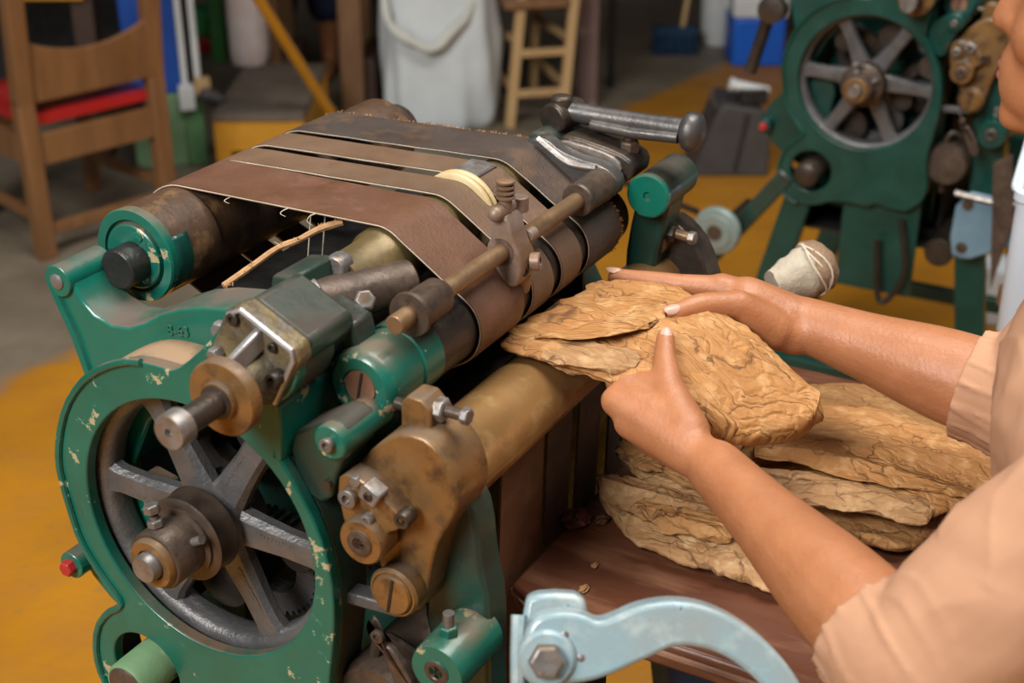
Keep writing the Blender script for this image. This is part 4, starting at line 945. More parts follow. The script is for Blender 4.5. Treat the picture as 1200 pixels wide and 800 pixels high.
# far hand: index along the leaf's far edge, thumb across its top
wi, wm = Q(846, 338, 1.405), Q(868, 345, 1.43)
capsule(body, RW, Q(875, 350, 1.40), .0255, .0235); capsule(body, Q(925, 372, 1.398), wi, .022, .0165); capsule(body, RW, Q(880, 372, 1.40), .024, .0205)
finger(body, [wi, Q(795, 333, 1.412), Q(750, 327, 1.425), Q(721, 324, 1.435)], [.0138, .0112, .0098, .0088])
finger(body, [Q(905, 385, 1.385), Q(866, 357, 1.366), Q(820, 357, 1.352), Q(788, 367, 1.344)], [.0225, .0155, .0122, .0092])
capsule(body, Q(912, 388, 1.388), Q(930, 392, 1.395), .019, .0215)
finger(body, [Q(860, 352, 1.43), Q(815, 352, 1.445), Q(790, 372, 1.435), Q(785, 385, 1.42)], [.0125, .0105, .0092, .0078])
finger(body, [Q(872, 368, 1.435), Q(835, 378, 1.45), Q(812, 395, 1.435), Q(805, 405, 1.42)], [.0120, .010, .009, .0075])
finger(body, [Q(885, 385, 1.432), Q(855, 400, 1.445), Q(838, 412, 1.43), Q(832, 420, 1.42)], [.0105, .009, .008, .007])
# torso, neck
limb(body, [m(.31, -.80, -.30), m(.31, -.79, -.12), m(.31, -.745, .08), m(.31, -.70, .2), m(.312, -.685, .265)], [(.155, .115), (.130, .10), (.150, .11), (.165, .095), (.07, .06)], 24, flat=(0, 1, 0))
capsule(body, LS, m(.28, -.70, .255), .053, .055); capsule(body, RS, m(.34, -.69, .255), .053, .055)
limb(body, [m(.315, -.69, .24), m(.32, -.675, .32), m(.325, -.66, .38)], [.058, .052, .052])
# head
NT = Q(1163, 17, 1.06)
def hd_(f, u, s=0): return V((NT.x-.004+s, NT.y+f, NT.z+u))
ball(body, hd_(-.112, .062), 1, (.074, .094, .088)); ball(body, hd_(-.088, .0), 1, (.064, .072, .088)); ball(body, hd_(-.062, -.045), 1, (.047, .05, .036))
capsule(body, hd_(-.03, .045), hd_(-.0125, .004), .010, .0115); ball(body, hd_(-.0115, .000), .0115)
for s in (-.011, .011): ball(body, hd_(-.019, -.003, s), .0082)
ball(body, hd_(-.030, -.071), 1, (.019, .0145, .015)); capsule(body, hd_(-.075, -.062, -.032), hd_(-.028, -.074), .018, .012); capsule(body, hd_(-.075, -.062, .032), hd_(-.028, -.074), .018, .012)
ball(body, hd_(-.0325, -.034), 1, (.028, .0215, .026))
for s in (-.033, .033): ball(body, hd_(-.045, -.004, s), .024); ball(body, hd_(-.035, .052, s*.9), 1, (.022, .013, .009))
for s in (-.074, .074): ball(body, hd_(-.115, .01, s), 1, (.008, .017, .03))
# legs
for s in (-.085, .085):
    limb(body, [m(.31+s, -.78, -.30), m(.31+s, -.52, -.28), m(.31+s*1.1, -.36, -.29)], [.085, .072, .058]); limb(body, [m(.31+s*1.1, -.36, -.29), m(.31+s*1.1, -.38, -.52), m(.31+s*1.1, -.44, -.735)], [.056, .050, .034])
    limb(body, [m(.31+s*1.1, -.46, -.77), m(.31+s*1.15, -.38, -.785), m(.31+s*1.15, -.315, -.793)], [.036, .03, .020])
body = remesh(body, .0029, 12)
for v in body.verts:
    if v.co.z < .1: v.co.z = max(v.co.z, .003)
bo_ = obj('body', body, M['skin'], per, 'm', angle=180)
# nails, lips, eyes
def nail(name_pts, mt='nail'):
    c, fwd, nrm, L, wd = name_pts
    fwd = fwd.normalized(); nrm = (nrm-fwd*nrm.dot(fwd)).normalized(); side = fwd.cross(nrm)
    bm = NB(); ball(bm, (0, 0, 0), 1, sub=3)
    for v in bm.verts:
        q = v.co; v.co = c+fwd*(q.x*L)+side*(q.y*wd)+nrm*(q.z*.0012-.0022*q.y*q.y)
    obj('fingernail', bm, M[mt], per, 'm')
VW = MI.to_3x3() @ V((0, -CP, SP))
nail((tip1+(tip1-tip0).normalized()*.003+VW*.0092, tip1-tip0, VW, .0085, .0062))
tR0, tR1 = Q(820, 357, 1.352), Q(788, 367, 1.344)
nail((tR1+(tR1-tR0).normalized()*.001+(VW*.7+V((0, 0, .7))).normalized()*.0091, tR1-tR0, VW*.7+V((0, 0, .7)), .0085, .006))
iR0, iR1 = Q(750, 327, 1.425), Q(721, 324, 1.435)
nail((iR1+(iR1-iR0).normalized()*.002+V((0, 0, .0086)), iR1-iR0, V((0, 0, 1)), .008, .0058))
bm = NB(); tube(bm, [hd_(-.029, -.036, -.019), hd_(-.0165, -.034, -.008), hd_(-.0142, -.0345), hd_(-.0165, -.034, .008), hd_(-.029, -.036, .019)], [.002, .004, .0045, .004, .002], 12, k=4)
tube(bm, [hd_(-.029, -.039, -.018), hd_(-.0175, -.042, -.008), hd_(-.0152, -.0425), hd_(-.0175, -.042, .008), hd_(-.029, -.039, .018)], [.002, .0045, .005, .0045, .002], 12, k=4); obj('lips', bm, M['lip'], per, 'm')
for s in (-.031, .031):
    bm = NB(); ball(bm, hd_(-.0445, .036, s), .0125); obj('eye', bm, M['eye'], per, 'm')
bm = NB(); ball(bm, hd_(-.128, .078), 1, (.082, .094, .086)); ball(bm, hd_(-.235, .06), 1, (.045, .045, .045)); bm = remesh(bm, .006, 4)
obj('hair', bm, M['hair'], per, 'm')
# shirt: body and two sleeves, one cloth surface, folds near the hems
sh = NB()
limb(sh, [m(.31, -.80, -.33), m(.31, -.79, -.12), m(.31, -.745, .08), m(.31, -.70, .2), m(.312, -.69, .272)], [(.172, .132), (.148, .118), (.166, .126), (.178, .108), (.08, .07)], 28, flat=(0, 1, 0))
capsule(sh, LS, m(.28, -.70, .25), .062, .066); capsule(sh, RS, m(.34, -.69, .25), .066, .066)
hemL = LE.lerp(LW, .17); hemR = RE.lerp(RW, .24)
tube(sh, [hemL, LE.lerp(LW, .10), LE+V((.0, -.004, .006)), LE.lerp(LS, .4), LS], [.0500, .0515, .0545, .061, .064], 26, k=6)
ball(sh, LS, .064)
tube(sh, [hemR, RE.lerp(RW, .08), RE, RE.lerp(RS, .4), RS], [.0530, .0545, .0565, .062, .066], 26, k=6)
ball(sh, RS, .068)
sh = remesh(sh, .0035, 3)
for v in sh.verts:
    p = v.co.copy(); hf = 0
    for hem, el, shd in ((hemL, LE, LS), (hemR, RE, RS)):
        ax_ = (el-hem).normalized(); t = (p-hem).dot(ax_)
        rr_ = (p-hem-ax_*t)
        if rr_.length < .1 and t < .20 and (p-hem).length < .22:
            b_ = basis(ax_); an = math.atan2(rr_.dot(b_[1]), rr_.dot(b_[2]))
            f = math.exp(-max(t, 0)/.09); hf = max(hf, f)
            v.co = v.co+rr_.normalized()*(min(1, rr_.length/.04)**3)*max(-.0002, .004*f*(1-2.6*math.sqrt(abs(noise.noise(V((an*2.6+t*7, t*6, hem.x*9))))))+.002*f*noise.noise(V((an*6+t*30, t*8, 1))))
    v.co += v.normal*(1-.85*hf)*(.004*noise.noise(p*16)+.002*noise.noise(p*38)+.007*max(-.25, .35-math.sqrt(abs(noise.noise(V((p.x*10+p.z*5, p.y*10-p.z*4, p.z*3))))))) if v.normal.length else V()
obj('shirt', sh, M['shirt'], per, 'm', angle=180)
tr = NB()
for s in (-.085, .085):
    limb(tr, [m(.31+s, -.80, -.31), m(.31+s, -.52, -.28), m(.31+s*1.1, -.36, -.29)], [.100, .082, .068]); limb(tr, [m(.31+s*1.1, -.36, -.29), m(.31+s*1.1, -.38, -.52), m(.31+s*1.1, -.44, -.70)], [.066, .062, .055])
ball(tr, m(.31, -.80, -.29), 1, (.165, .125, .09)); tr = remesh(tr, .008, 3); obj('trousers', tr, M['denim'], per, 'm', angle=180)
st = thing('stool', 'plain wooden stool under the seated person', 'stool', W(.31, -.82, -HUB), AZ)
bm = NB(); lathe(bm, m(.31, -.82, -.43), V((0, 0, 1)), [(0, .16), (.005, .17), (.03, .17), (.035, .16), (.035, 0)], 36); obj('seat', bm, M['post_wood'], st, 'm')
for sx in (-1, 1):
    for sy in (-1, 1): bm = NB(); cyl(bm, m(.31+.09*sx, -.82+.09*sy, -.43), m(.31+.13*sx, -.82+.13*sy, -HUB), .016, .013, 12); obj('leg', bm, M['post_wood'], st, 'm')

# ------------------------------------------------------------------ pale blue lever of the press beside the table
bl = thing('hand_lever_press', 'pale blue chipped cast lever with hex bolt on a stand at the table corner', 'press', P(640, 770, .985)-V((0, 0, P(640, 770, .985).z)), 0)
BC = P(640, 770, .985)
vx = V((1, 0, 0)); vz = V((0, SP, CP)); vy = V((0, CP, -SP))          # the lever's plane leans towards the table
def bp(x, y, t=0): return BC+vx*((x-640)/FPX*.985)+vz*((770-y)/FPX*.985)+vy*t
LEV = [(612, 770), (615, 742), (628, 722), (660, 716), (685, 720), (700, 729), (716, 725), (745, 711), (780, 704), (815, 706), (850, 718), (885, 740), (912, 765), (932, 790), (945, 815), (975, 860), (940, 870),
       (915, 830), (890, 800), (865, 778), (835, 762), (805, 757), (785, 759), (765, 770), (745, 778), (720, 790), (690, 800), (655, 803), (630, 800)]
bm = NB(); prism(bm, smooth_poly(LEV, 2), -.0, .026, lambda t, x, y: bp(x, y, t)); lvb = obj('lever_arm', bm, M['blue_paint'], bl, 'w', bevel=.004, seg=3)
bm = NB(); lathe(bm, bp(641, 771, .004), -vy, [(0, .020), (.006, .0205), (.009, .018), (.009, .013)], 32); obj('washer', bm, M['blue_paint'], lvb, 'w')
bm = NB(); lathe(bm, bp(640, 771, 0), -vy, [(0, .013), (.014, .013), (.016, .011), (.016, 0)], 6); obj('hex_bolt', bm, M['steel'], lvb, 'w', bevel=.001)
for x, y in ((662, 744), (681, 771)): bm = NB(); lathe(bm, bp(x, y, .002), -vy, [(0, .0035), (.002, .003), (.003, 0)], 14); obj('rivet', bm, M['steel'], lvb, 'w')
CK = [(610, 712), (640, 703), (688, 706), (692, 730), (680, 812), (640, 900), (606, 900)]
bm = NB(); prism(bm, smooth_poly(CK, 1), .030, .052, lambda t, x, y: bp(x, y, t)); obj('cheek', bm, M['blue_paint'], bl, 'w', bevel=.004)
bm = NB(); tube(bm, [bp(608, 730, .03), bp(607, 770, .025), bp(607, 830, .025)], (.0055), 8); obj('edge_bead', bm, M['blue_paint'], bl, 'w')
q = bp(645, 860, .03)
bm = NB(); cyl(bm, (q.x, q.y, .02), (q.x, q.y, q.z+.02), .03, .026, 24); obj('column', bm, M['blue_paint'], bl, 'w')
bm = NB(); lathe(bm, (q.x, q.y, 0), V((0, 0, 1)), [(0, .07), (.015, .07), (.03, .045), (.03, 0)], 36); obj('base', bm, M['blue_paint'], bl, 'w')

# ------------------------------------------------------------------ the workshop behind
def onf(x, y): p = PZ(x, y, 0); return V((p.x, p.y, 0))
# chair with red vinyl seat, seen from behind
c0, c1 = onf(55, 302), onf(199, 258)
cx_ = (c1-c0).normalized(); cy_ = V((-cx_.y, cx_.x, 0)); cw = (c1-c0).length
ch = thing('wooden_chair', 'brown wooden chair with red vinyl seat beside the blue and green post', 'chair', c0)
cp = lambda x, y, z: c0+cx_*x+cy_*y+V((0, 0, z))
for x in (0, cw):
    bm = NB(); beam(bm, cp(x, 0, 0), cp(x, .0, .46), .045, .05, cx_); beam(bm, cp(x, 0, .44), cp(x, -.055, 1.0), .045, .05, cx_); obj('back_post', bm, M['chair_wood'], ch, bevel=.004)
    bm = NB(); beam(bm, cp(x*.94+.01, .40, 0), cp(x*.94+.01, .40, .42), .04, .04, cx_); obj('leg', bm, M['chair_wood'], ch, bevel=.003)
    for z in (.12, .31): bm = NB(); beam(bm, cp(x, 0, z), cp(x*.94+.01, .40, z), .022, .08 if z > .3 else .03); obj('side_rail', bm, M['chair_wood'], ch, bevel=.002)
for y, z in ((0, .31), (.4, .31), (.0, .08)):
    bm = NB(); beam(bm, cp(0, y, z), cp(cw, y, z), .024, .085 if z > .3 else .03); obj('rail', bm, M['chair_wood'], ch, bevel=.002)
for z0, z1 in ((.44, .565), (.82, .95)):
    n = 12; bm = NB(); pts = [(cw*k/n, z0) for k in range(n+1)]+[(cw*(n-k)/n, z1+(.055*(2*abs((n-k)/n-.5))**2 if z0 < .6 else 0)) for k in range(n+1)]
    prism(bm, pts, -.012, .006, lambda t, x, z: cp(x, t-.055*(z-.44)/.56, z)); obj('back_slat', bm, M['chair_wood'], ch, bevel=.003)
bm = NB(); box(bm, (0, 0, 0), (1, 1, 1)); bmesh.ops.subdivide_edges(bm, edges=bm.edges, cuts=7, use_grid_fill=True)
for v in bm.verts:
    q = v.co.copy(); r = (1-(2*q.x)**6)*(1-(2*q.y)**6)
    v.co = cp(cw*.5+q.x*(cw-.03), .205+q.y*.40, .385+q.z*.045*(0.45+.55*max(r, 0))+(.008 if q.z > 0 else 0))
obj('seat_cushion', bm, M['vinyl'], ch, angle=60)

# painted post with conduits and socket
pc_ = onf(203, 196); an = rad(14)
post = thing('painted_post', 'square post painted blue above and pale green below, carrying white conduits', 'post', pc_)
rz = Matrix.Rotation(an, 3, 'Z')
pp = lambda x, y, z: pc_+rz @ V((x, y+.09, z))
ztop, zmid = 2.6, .245
for nm, z0, z1, mt in (('green_base', 0, zmid, 'pale_green'), ('blue_shaft', zmid, ztop, 'blue_wall')):
    bm = NB(); box(bm, pp(-.03, 0, (z0+z1)/2), (.17, .17, z1-z0), rz); obj(nm, bm, M[mt], post, bevel=.006)
bm = NB(); box(bm, pp(.085, -.01, zmid/2), (.06, .15, zmid), rz); obj('base_cheek', bm, M['mid_green'], post, bevel=.005)
bm = NB(); box(bm, pp(.085, .03, 1.42), (.06, .10, 2.35), rz); obj('shaft_cheek', bm, M['black'], post, bevel=.005)
for x in (.066, .108): bm = NB(); cyl(bm, pp(x, -.075, .27), pp(x, -.06, 2.5), .011, n=14); obj('conduit', bm, M['white'], post)
bm = NB(); box(bm, pp(.068, -.095, .235), (.05, .045, .08), rz); obj('socket_box', bm, M['white'], post, bevel=.004)
bm = NB(); box(bm, pp(.12, -.10, .27), (.05, .05, .05), rz); obj('switch_box', bm, M['pale_wood'], post, bevel=.003)
bm = NB(); capsule(bm, pp(.13, -.12, .245), pp(.17, -.13, .23), .026, .02); pg = obj('plug', bm, M['grey_dark'], post)
for dx in (0, .035): bm = NB(); tube(bm, [pp(.17+dx*.3, -.13, .23), pp(.19+dx, -.14, .18), pp(.18+dx*2, -.14, .08), pp(.2+dx*2, -.12, .01)], .006, 8, k=5); obj('cable', bm, M['grey_dark'], post)

# yellow bench with grey-brown top
zb = .22
p0, p1, p2 = PZ(250, 134, zb), PZ(352, 124, zb), PZ(235, 62, zb)
be = thing('yellow_bench', 'low yellow bench with worn grey brown top behind the green post', 'bench', V((p0.x, p0.y, 0)))
ux = V((1, 0, 0)); uy = V((-ux.y, ux.x, 0)); bw, bd = (p1-p0).length, .62
bp_ = lambda x, y, z: V((p0.x, p0.y, 0))+ux*x+uy*y+V((0, 0, z))
rot = Matrix((ux, uy, V((0, 0, 1)))).transposed()
bm = NB(); box(bm, bp_(bw/2, bd/2, zb-.012), (bw+.01, bd, .024), rot); obj('bench_top', bm, M['bench_top'], be, bevel=.003)
for y in (.02, bd-.02): bm = NB(); box(bm, bp_(bw/2, y, zb-.075), (bw, .025, .10), rot); obj('apron', bm, M['yellow'], be, bevel=.002)
for x in (.02, bw-.02):
    bm = NB(); box(bm, bp_(x, bd/2, zb-.075), (.025, bd-.06, .10), rot); obj('apron', bm, M['yellow'], be, bevel=.002)
    for y in (.03, bd-.03): bm = NB(); box(bm, bp_(x, y, (zb-.024)/2), (.05, .05, zb-.024), rot); obj('leg', bm, M['yellow'], be, bevel=.002)
# things on and behind the bench
def cloth(name, label, cat, base, w, d, h, mt, seed, top=.75, lean=(0, 0), grp=None, folds=.03):
    bm = NB(); rr = []; n = 48; K = 26
    for i in range(K):
        t = i/(K-1); s = 1+(top-1)*t
        bulge = 1+.10*math.sin(t*PI)*1.2
        e = 1 if t < .93 else max(.15, math.sqrt(max(0, 1-((t-.93)/.07)**2)))
        if t < .05: e = .9+2*t
        row = []
        for j in range(n):
            a = 2*PI*j/n; cx, sy = math.cos(a), math.sin(a)
            r = s*bulge*e*(1+folds*3*noise.noise(V((cx*2.2, sy*2.2+seed, t*1.3)))+folds*1.5*noise.noise(V((cx*6, sy*6+seed, t*3))))
            row.append(V((base.x+lean[0]*t+w/2*r*math.copysign(abs(cx)**.7, cx), base.y+lean[1]*t+d/2*r*math.copysign(abs(sy)**.7, sy), base.z+h*t)))
        rr.append(row)
    rings(bm, rr); o = obj(name, bm, M[mt], angle=70); return tag(o, label, cat, grp)
sko = cloth('sack', 'large pale white cloth sack standing on the concrete by the pale wood chair', 'sack', onf(512, 158)+V((0, .17, 0)), .40, .34, .68, 'cloth_white', 3, .80, folds=.06)
bm = NB(); tube(bm, [P(450, -4, 4.74), P(455, 24, 4.73), P(474, 42, 4.725), P(502, 57, 4.72), P(522, 46, 4.72), P(545, 20, 4.73), P(556, -6, 4.74)], [.012, .016, .018, .014, .016, .016, .012], 10, k=5)
for v in bm.verts: v.co += V((noise.noise(v.co*16), noise.noise(v.co*16+V((3, 0, 0))), noise.noise(v.co*16+V((0, 3, 0)))))*.012
obj('rolled_edge', bm, M['cloth_cream'], sko, angle=70)
sk = PZ(292, 74, zb); cloth('cloth_bundle', 'stained white cloth hanging down at the back of the yellow bench', 'cloth', V((sk.x+.0, sk.y+.02, zb)), .13, .14, .5, 'cloth_pink', 8, .9)
g = PZ(266, 74, zb); bm = NB(); box(bm, (g.x-.025, g.y+.03, zb+.5), (.055, .055, 1.0)); tag(obj('green_stake', bm, M['forest'], bevel=.004), 'dark green upright stake standing on the bench beside white cloth', 'stake')
g = PZ(243, 62, zb); bm = NB(); box(bm, (g.x, g.y+.03, zb+.025), (.09, .08, .05), Matrix.Rotation(.3, 3, 'Z')); tag(obj('red_box', bm, M['vinyl'], bevel=.008), 'small red box on the bench near the dark green stake', 'box')
bm = NB(); lathe(bm, (g.x-.005, g.y+.13, zb+.0), V((0, 0, 1)), [(0, .05), (.06, .062), (.13, .065), (.14, .06), (.14, .055), (.02, .045), (.02, 0)], 28); tag(obj('green_tub', bm, M['grass_green']), 'bright green plastic tub on the bench behind the red box', 'tub')
# yellow pole
q0, q1 = onf(421, 186), None
pt = P(300, -6, 4.02)
bm = NB(); tube(bm, [q0+V((0, 0, .012)), q0.lerp(pt, .5), pt, pt+(pt-q0)*.25], .017, 12); tag(obj('yellow_pole', bm, M['yellow']), 'yellow wooden pole leaning at a slant beside the bench', 'pole')
# brown wooden trestle table behind the pole
tq = onf(415, 134); tr_ = thing('wooden_trestle', 'brown wooden trestle table with thick leg behind the yellow pole', 'table', tq)
for dx, dy in ((0, 0), (-.3, 0), (0, .34), (-.3, .34)):
    bm = NB(); box(bm, tq+V((dx, dy+.03, .36)), (.085, .06, .72)); obj('leg', bm, M['post_wood'], tr_, bevel=.004)
bm = NB(); box(bm, tq+V((-.15, .2, .74)), (.42, .46, .04)); obj('table_top', bm, M['post_wood'], tr_, bevel=.004)
for dx in (.055, -.245): bm = NB(); box(bm, tq+V((dx, .2, .10)), (.06, .34, .2)); obj('rail', bm, M['table_leg'], tr_, bevel=.004)
# seated co-worker behind the trestle: only a leg and clothes are in view
w0 = onf(362, 82); wk = thing('person', 'person in dark blue shorts standing behind the bench, only bare legs in view', 'person', w0)
bd_ = NB()
for s in (-.11, .09):
    limb(bd_, [w0+V((s, 0, .06)), w0+V((s, .0, .24)), w0+V((s*.95, .01, .42)), w0+V((s*.85, .02, .86))], [.034, .048, .050, .075]); limb(bd_, [w0+V((s, .02, .03)), w0+V((s, -.16, .025))], [.036, .028])
limb(bd_, [w0+V((0, .03, .86)), w0+V((0, .03, 1.1)), w0+V((0, .03, 1.35)), w0+V((0, .02, 1.47)), w0+V((0, .02, 1.55))], [(.16, .11), (.14, .10), (.18, .11), (.08, .07), (.055, .055)], 20, flat=(0, 1, 0))
ball(bd_, w0+V((0, .0, 1.66)), 1, (.075, .095, .115))
for s in (-1, 1): limb(bd_, [w0+V((.2*s, .03, 1.38)), w0+V((.25*s, .0, 1.12)), w0+V((.24*s, -.12, .9))], [.05, .042, .03])
bd_ = remesh(bd_, .009, 4)
for v in bd_.verts: v.co.z = max(v.co.z, .004)
obj('body', bd_, M['skin'], wk, angle=180)
bs_ = NB()
for s in (-.11, .09): limb(bs_, [w0+V((s*.98, .0, .27)), w0+V((s*.95, .01, .5)), w0+V((s*.9, .02, .88))], [.08, .09, .10])
ball(bs_, w0+V((0, .03, .92)), 1, (.18, .13, .12)); bs_ = remesh(bs_, .01, 4); obj('shorts', bs_, M['navy'], wk, angle=180)
bs_ = NB(); limb(bs_, [w0+V((0, .03, .92)), w0+V((0, .03, 1.1)), w0+V((0, .03, 1.36)), w0+V((0, .02, 1.47))], [(.185, .135), (.165, .125), (.2, .13), (.09, .08)], 20, flat=(0, 1, 0)); bs_ = remesh(bs_, .012, 3); obj('shirt', bs_, M['teal_cloth'], wk, angle=180)
bs_ = NB(); ball(bs_, w0+V((0, .02, 1.69)), 1, (.083, .095, .11)); obj('hair', bs_, M['hair'], wk)
# pale wood ladder-back chair
l0 = onf(597, 150); l1 = l0+V((.15, .035, 0))
lc = thing('ladder_chair', 'pale wooden ladder-back chair draped with pale cloth beside the white sack', 'chair', l0)
ex = (l1-l0).normalized(); ey = V((-ex.y, ex.x, 0)); lw = (l1-l0).length*1.25
lp = lambda x, y, z: l0+ex*x+ey*y+V((0, 0, z))
for x in (0, lw):
    bm = NB(); beam(bm, lp(x, 0, 0), lp(x+.12, .12, .95), .032, .034, ex); obj('back_post', bm, M['pale_wood'], lc, bevel=.004)
    bm = NB(); beam(bm, lp(x, .42, 0), lp(x, .40, .44), .03, .03, ex); obj('leg', bm, M['pale_wood'], lc, bevel=.003)
    for z in (.14, .30): bm = NB(); beam(bm, lp(x+.126*z, .12*z, z), lp(x, .41, z), .02, .024); obj('rung', bm, M['pale_wood'], lc, bevel=.002)
for z in (.12, .26): bm = NB(); beam(bm, lp(.126*z, .12*z, z), lp(lw+.126*z, .12*z, z), .02, .026); obj('rung', bm, M['pale_wood'], lc, bevel=.002)
for z in (.56, .76): bm = NB(); beam(bm, lp(.126*z, .12*z, z), lp(lw+.126*z, .12*z, z), .018, .075); obj('back_slat', bm, M['post_wood'], lc, bevel=.003)
bm = NB(); box(bm, lp(lw/2+.01, .22, .43), (lw+.04, .40, .03), Matrix((ex, ey, V((0, 0, 1)))).transposed()); obj('seat', bm, M['post_wood'], lc, bevel=.006)
o = cloth('cloth_bundle', 'pale grey cloth piled on the seat of the ladder-back chair', 'cloth', lp(lw/2+.03, .24, .447), .22, .26, .24, 'cloth_white', 14, .7)
# old painted posts
for x, y, w, h, mt, nm, lb in ((688, 127, .075, 2.4, 'pink_post', 'worn_post', 'worn pinkish wooden post with pale green paint behind the ladder-back chair'), (716, 105, .03, 2.4, 'black', 'thin_post', 'thin black upright pole on the concrete behind the worn pinkish post')):
    q = onf(x, y); bm = NB(); box(bm, q+V((0, .03, h/2)), (w, w*.9, h)); o = tag(obj(nm, bm, M[mt], bevel=.006), lb, 'post')
# broom
q = onf(790, 62); br = thing('broom', 'broom with dark blue bristles and pale handle on the concrete', 'broom', q)
bm = NB()
for k in range(260):
    x, y = random.uniform(-.085, .085), random.uniform(-.03, .03); tube(bm, [q+V((x, y, .09)), q+V((x*1.12+random.uniform(-.01, .01), y*1.6, .002))], [.004, .003], 4)
o = obj('bristles', bm, M['bristle'], br); o['kind'] = 'stuff'
bm = NB(); box(bm, q+V((0, 0, .095)), (.19, .07, .04)); obj('head', bm, M['bristle'], br, bevel=.01)
bm = NB(); tube(bm, [q+V((.03, .0, .11)), q+V((.12, .10, .7)), q+V((.2, .2, 1.3))], .012, 10); obj('handle', bm, M['pale_wood'], br)
# cool box and white tub
q = onf(888, 80)+V((.0, .14, 0)); co = thing('cool_box', 'blue cool box with white band standing at the yellow floor edge', 'cool box', q)
for nm, z0, z1, s, mt in (('body', 0, .20, .215, 'cooler'), ('white_band', .20, .285, .225, 'white'), ('lid', .285, .36, .22, 'cooler')):
    bm = NB(); box(bm, q+V((0, 0, (z0+z1)/2)), (s, s*1.1, z1-z0)); obj(nm, bm, M[mt], co, bevel=.012)
bm = NB(); tube(bm, [q+V((-.12, 0, .22)), q+V((-.13, 0, .38)), q+V((0, 0, .44)), q+V((.13, 0, .38)), q+V((.12, 0, .22))], .008, 8, k=4); obj('handle', bm, M['white'], co)
q2 = onf(846, 58)+V((0, .12, 0)); bm = NB(); lathe(bm, q2, V((0, 0, 1)), [(0, .07), (.01, .078), (.28, .09), (.285, .095), (.30, .095), (.30, .088), (.02, .07), (.02, 0)], 32); tag(obj('white_bucket', bm, M['white']), 'white plastic bucket beside the blue cool box', 'bucket')
# dark sheet-metal box with a pale bar
q = onf(853, 207); gx = thing('motor_box', 'charcoal sheet metal motor box with pale bar beside the far machine', 'motor', q)
bm = NB(); prism(bm, [(-.12, 0), (.13, 0), (.13, .17), (.10, .22), (-.03, .24), (-.05, .20)], 0, .22, lambda t, x, z: q+V((x, t, z))); obj('housing', bm, M['grey_dark'], gx, bevel=.008)
bm = NB(); beam(bm, q+V((.02, -.003, .02)), q+V((.05, -.003, .21)), .01, .01); obj('seam', bm, M['black'], gx)
bm = NB(); cyl(bm, q+V((0, .06, .29)), q+V((.12, .06, .265)), .017, n=18); cyl(bm, q+V((-.006, .06, .292)), q+V((.006, .06, .289)), .021, n=18); obj('pale_bar', bm, M['white'], gx, bevel=.002)
bm = NB(); box(bm, q+V((.07, .06, .255)), (.09, .06, .05)); obj('bar_mount', bm, M['black'], gx, bevel=.004)
bm = NB(); tube(bm, [q+V((-.04, .02, .22)), q+V((-.065, .02, .26)), q+V((-.06, .02, .285))], .009, 8, k=3); obj('hook', bm, M['grey_dark'], gx)
# dark workbench with a round black machine head at the back left
q = onf(20, 188)
wb = thing('dark_workbench', 'dark workbench with yellow drawer front behind the red seated chair', 'bench', q)
for dx, dy in ((-.75, .05), (.28, .05), (-.75, .6), (.28, .6)): bm = NB(); box(bm, q+V((dx, dy, .34)), (.07, .07, .68)); obj('leg', bm, M['table_leg'], wb, bevel=.004)
bm = NB(); box(bm, q+V((-.23, .33, .70)), (1.2, .66, .05)); obj('bench_top', bm, M['bench_top'], wb, bevel=.004)
bm = NB(); box(bm, q+V((.12, .0, .60)), (.36, .03, .13)); obj('drawer_front', bm, M['yellow'], wb, bevel=.004)
bm = NB(); box(bm, q+V((-.23, .6, .35)), (1.04, .03, .62)); obj('back_panel', bm, M['black'], wb)
bm = NB(); lathe(bm, q+V((-.10, -.06, .62)), V((0, 1, 0)), [(0, .02), (0, .10), (.01, .115), (.04, .115), (.05, .10), (.05, .02)], 40); obj('hand_wheel', bm, M['black'], wb)
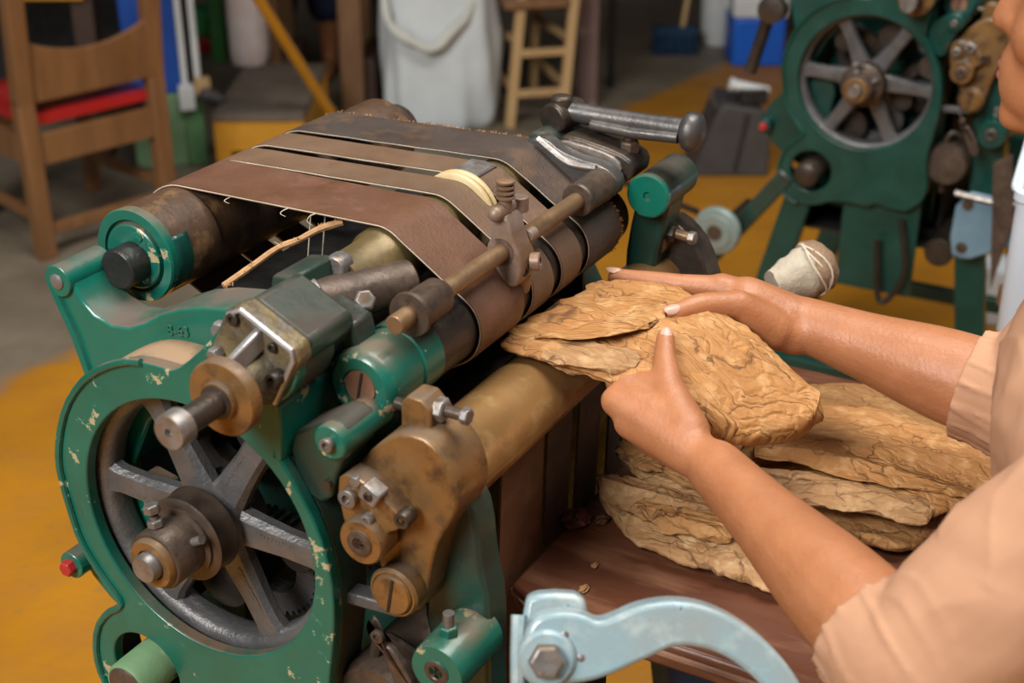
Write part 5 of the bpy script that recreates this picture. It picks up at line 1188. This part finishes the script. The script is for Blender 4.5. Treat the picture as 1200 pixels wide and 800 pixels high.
q3 = q+V((.34, .22, 0)); bm = NB(); lathe(bm, q3+V((0, 0, .0)), V((0, 0, 1)), [(0, .05), (.70, .05), (.70, .0)], 24); 
bm.free()
# white plastic bin on a stool, rag heap
q = P(1144, 396, 1.90); zs = q.z
bs2 = thing('stool', 'low wooden stool carrying the white plastic bin', 'stool', V((q.x+.2, q.y+.12, 0)))
bm = NB(); box(bm, V((q.x+.24, q.y+.06, zs-.018)), (.30, .26, .034)); obj('seat', bm, M['post_wood'], bs2, bevel=.004)
for dx in (.12, .36):
    for dy in (-.04, .16): bm = NB(); box(bm, V((q.x+dx, q.y+dy, (zs-.035)/2)), (.035, .035, zs-.035)); obj('leg', bm, M['post_wood'], bs2, bevel=.003)
bn = thing('plastic_bin', 'white plastic bin with rounded rim standing behind the far forearm', 'bin', V((q.x+.2, q.y+.14, zs)))
def rr_box(cx, cy, w, d, r, n=6):
    o = []
    for sx, sy, a0 in ((1, 1, 0), (-1, 1, PI/2), (-1, -1, PI), (1, -1, 3*PI/2)):
        for k in range(n+1): a = a0+PI/2*k/n; o.append((cx+sx*(w/2-r)+r*math.cos(a), cy+sy*(d/2-r)+r*math.sin(a)))
    return o
bm = NB(); R0 = []
for z, w, d in ((0, .31, .27), (.004, .325, .285), (.014, .335, .295), (.20, .338, .298), (.203, .346, .306), (.215, .346, .306), (.215, .328, .288), (.20, .322, .282), (.015, .315, .275)):
    R0.append([q+Matrix.Rotation(-.40, 3, 'Z') @ V((x, y, z)) for x, y in rr_box(.19, .14, w, d, .022)])
rings(bm, R0); obj('tub', bm, M['plastic'], bn, angle=45)
bm = NB(); tube(bm, [q+Matrix.Rotation(-.40, 3, 'Z') @ V((x, y, .212)) for x, y in rr_box(.19, .14, .348, .308, .046)+rr_box(.19, .14, .348, .308, .046)[:1]], .005, 8); obj('rim', bm, M['plastic'], bn)
cloth('cloth_bundle', 'white cloth bundle on the yellow floor beside the far machine leg', 'cloth', onf(1165, 372), .13, .13, .16, 'cloth_white', 21, .8)
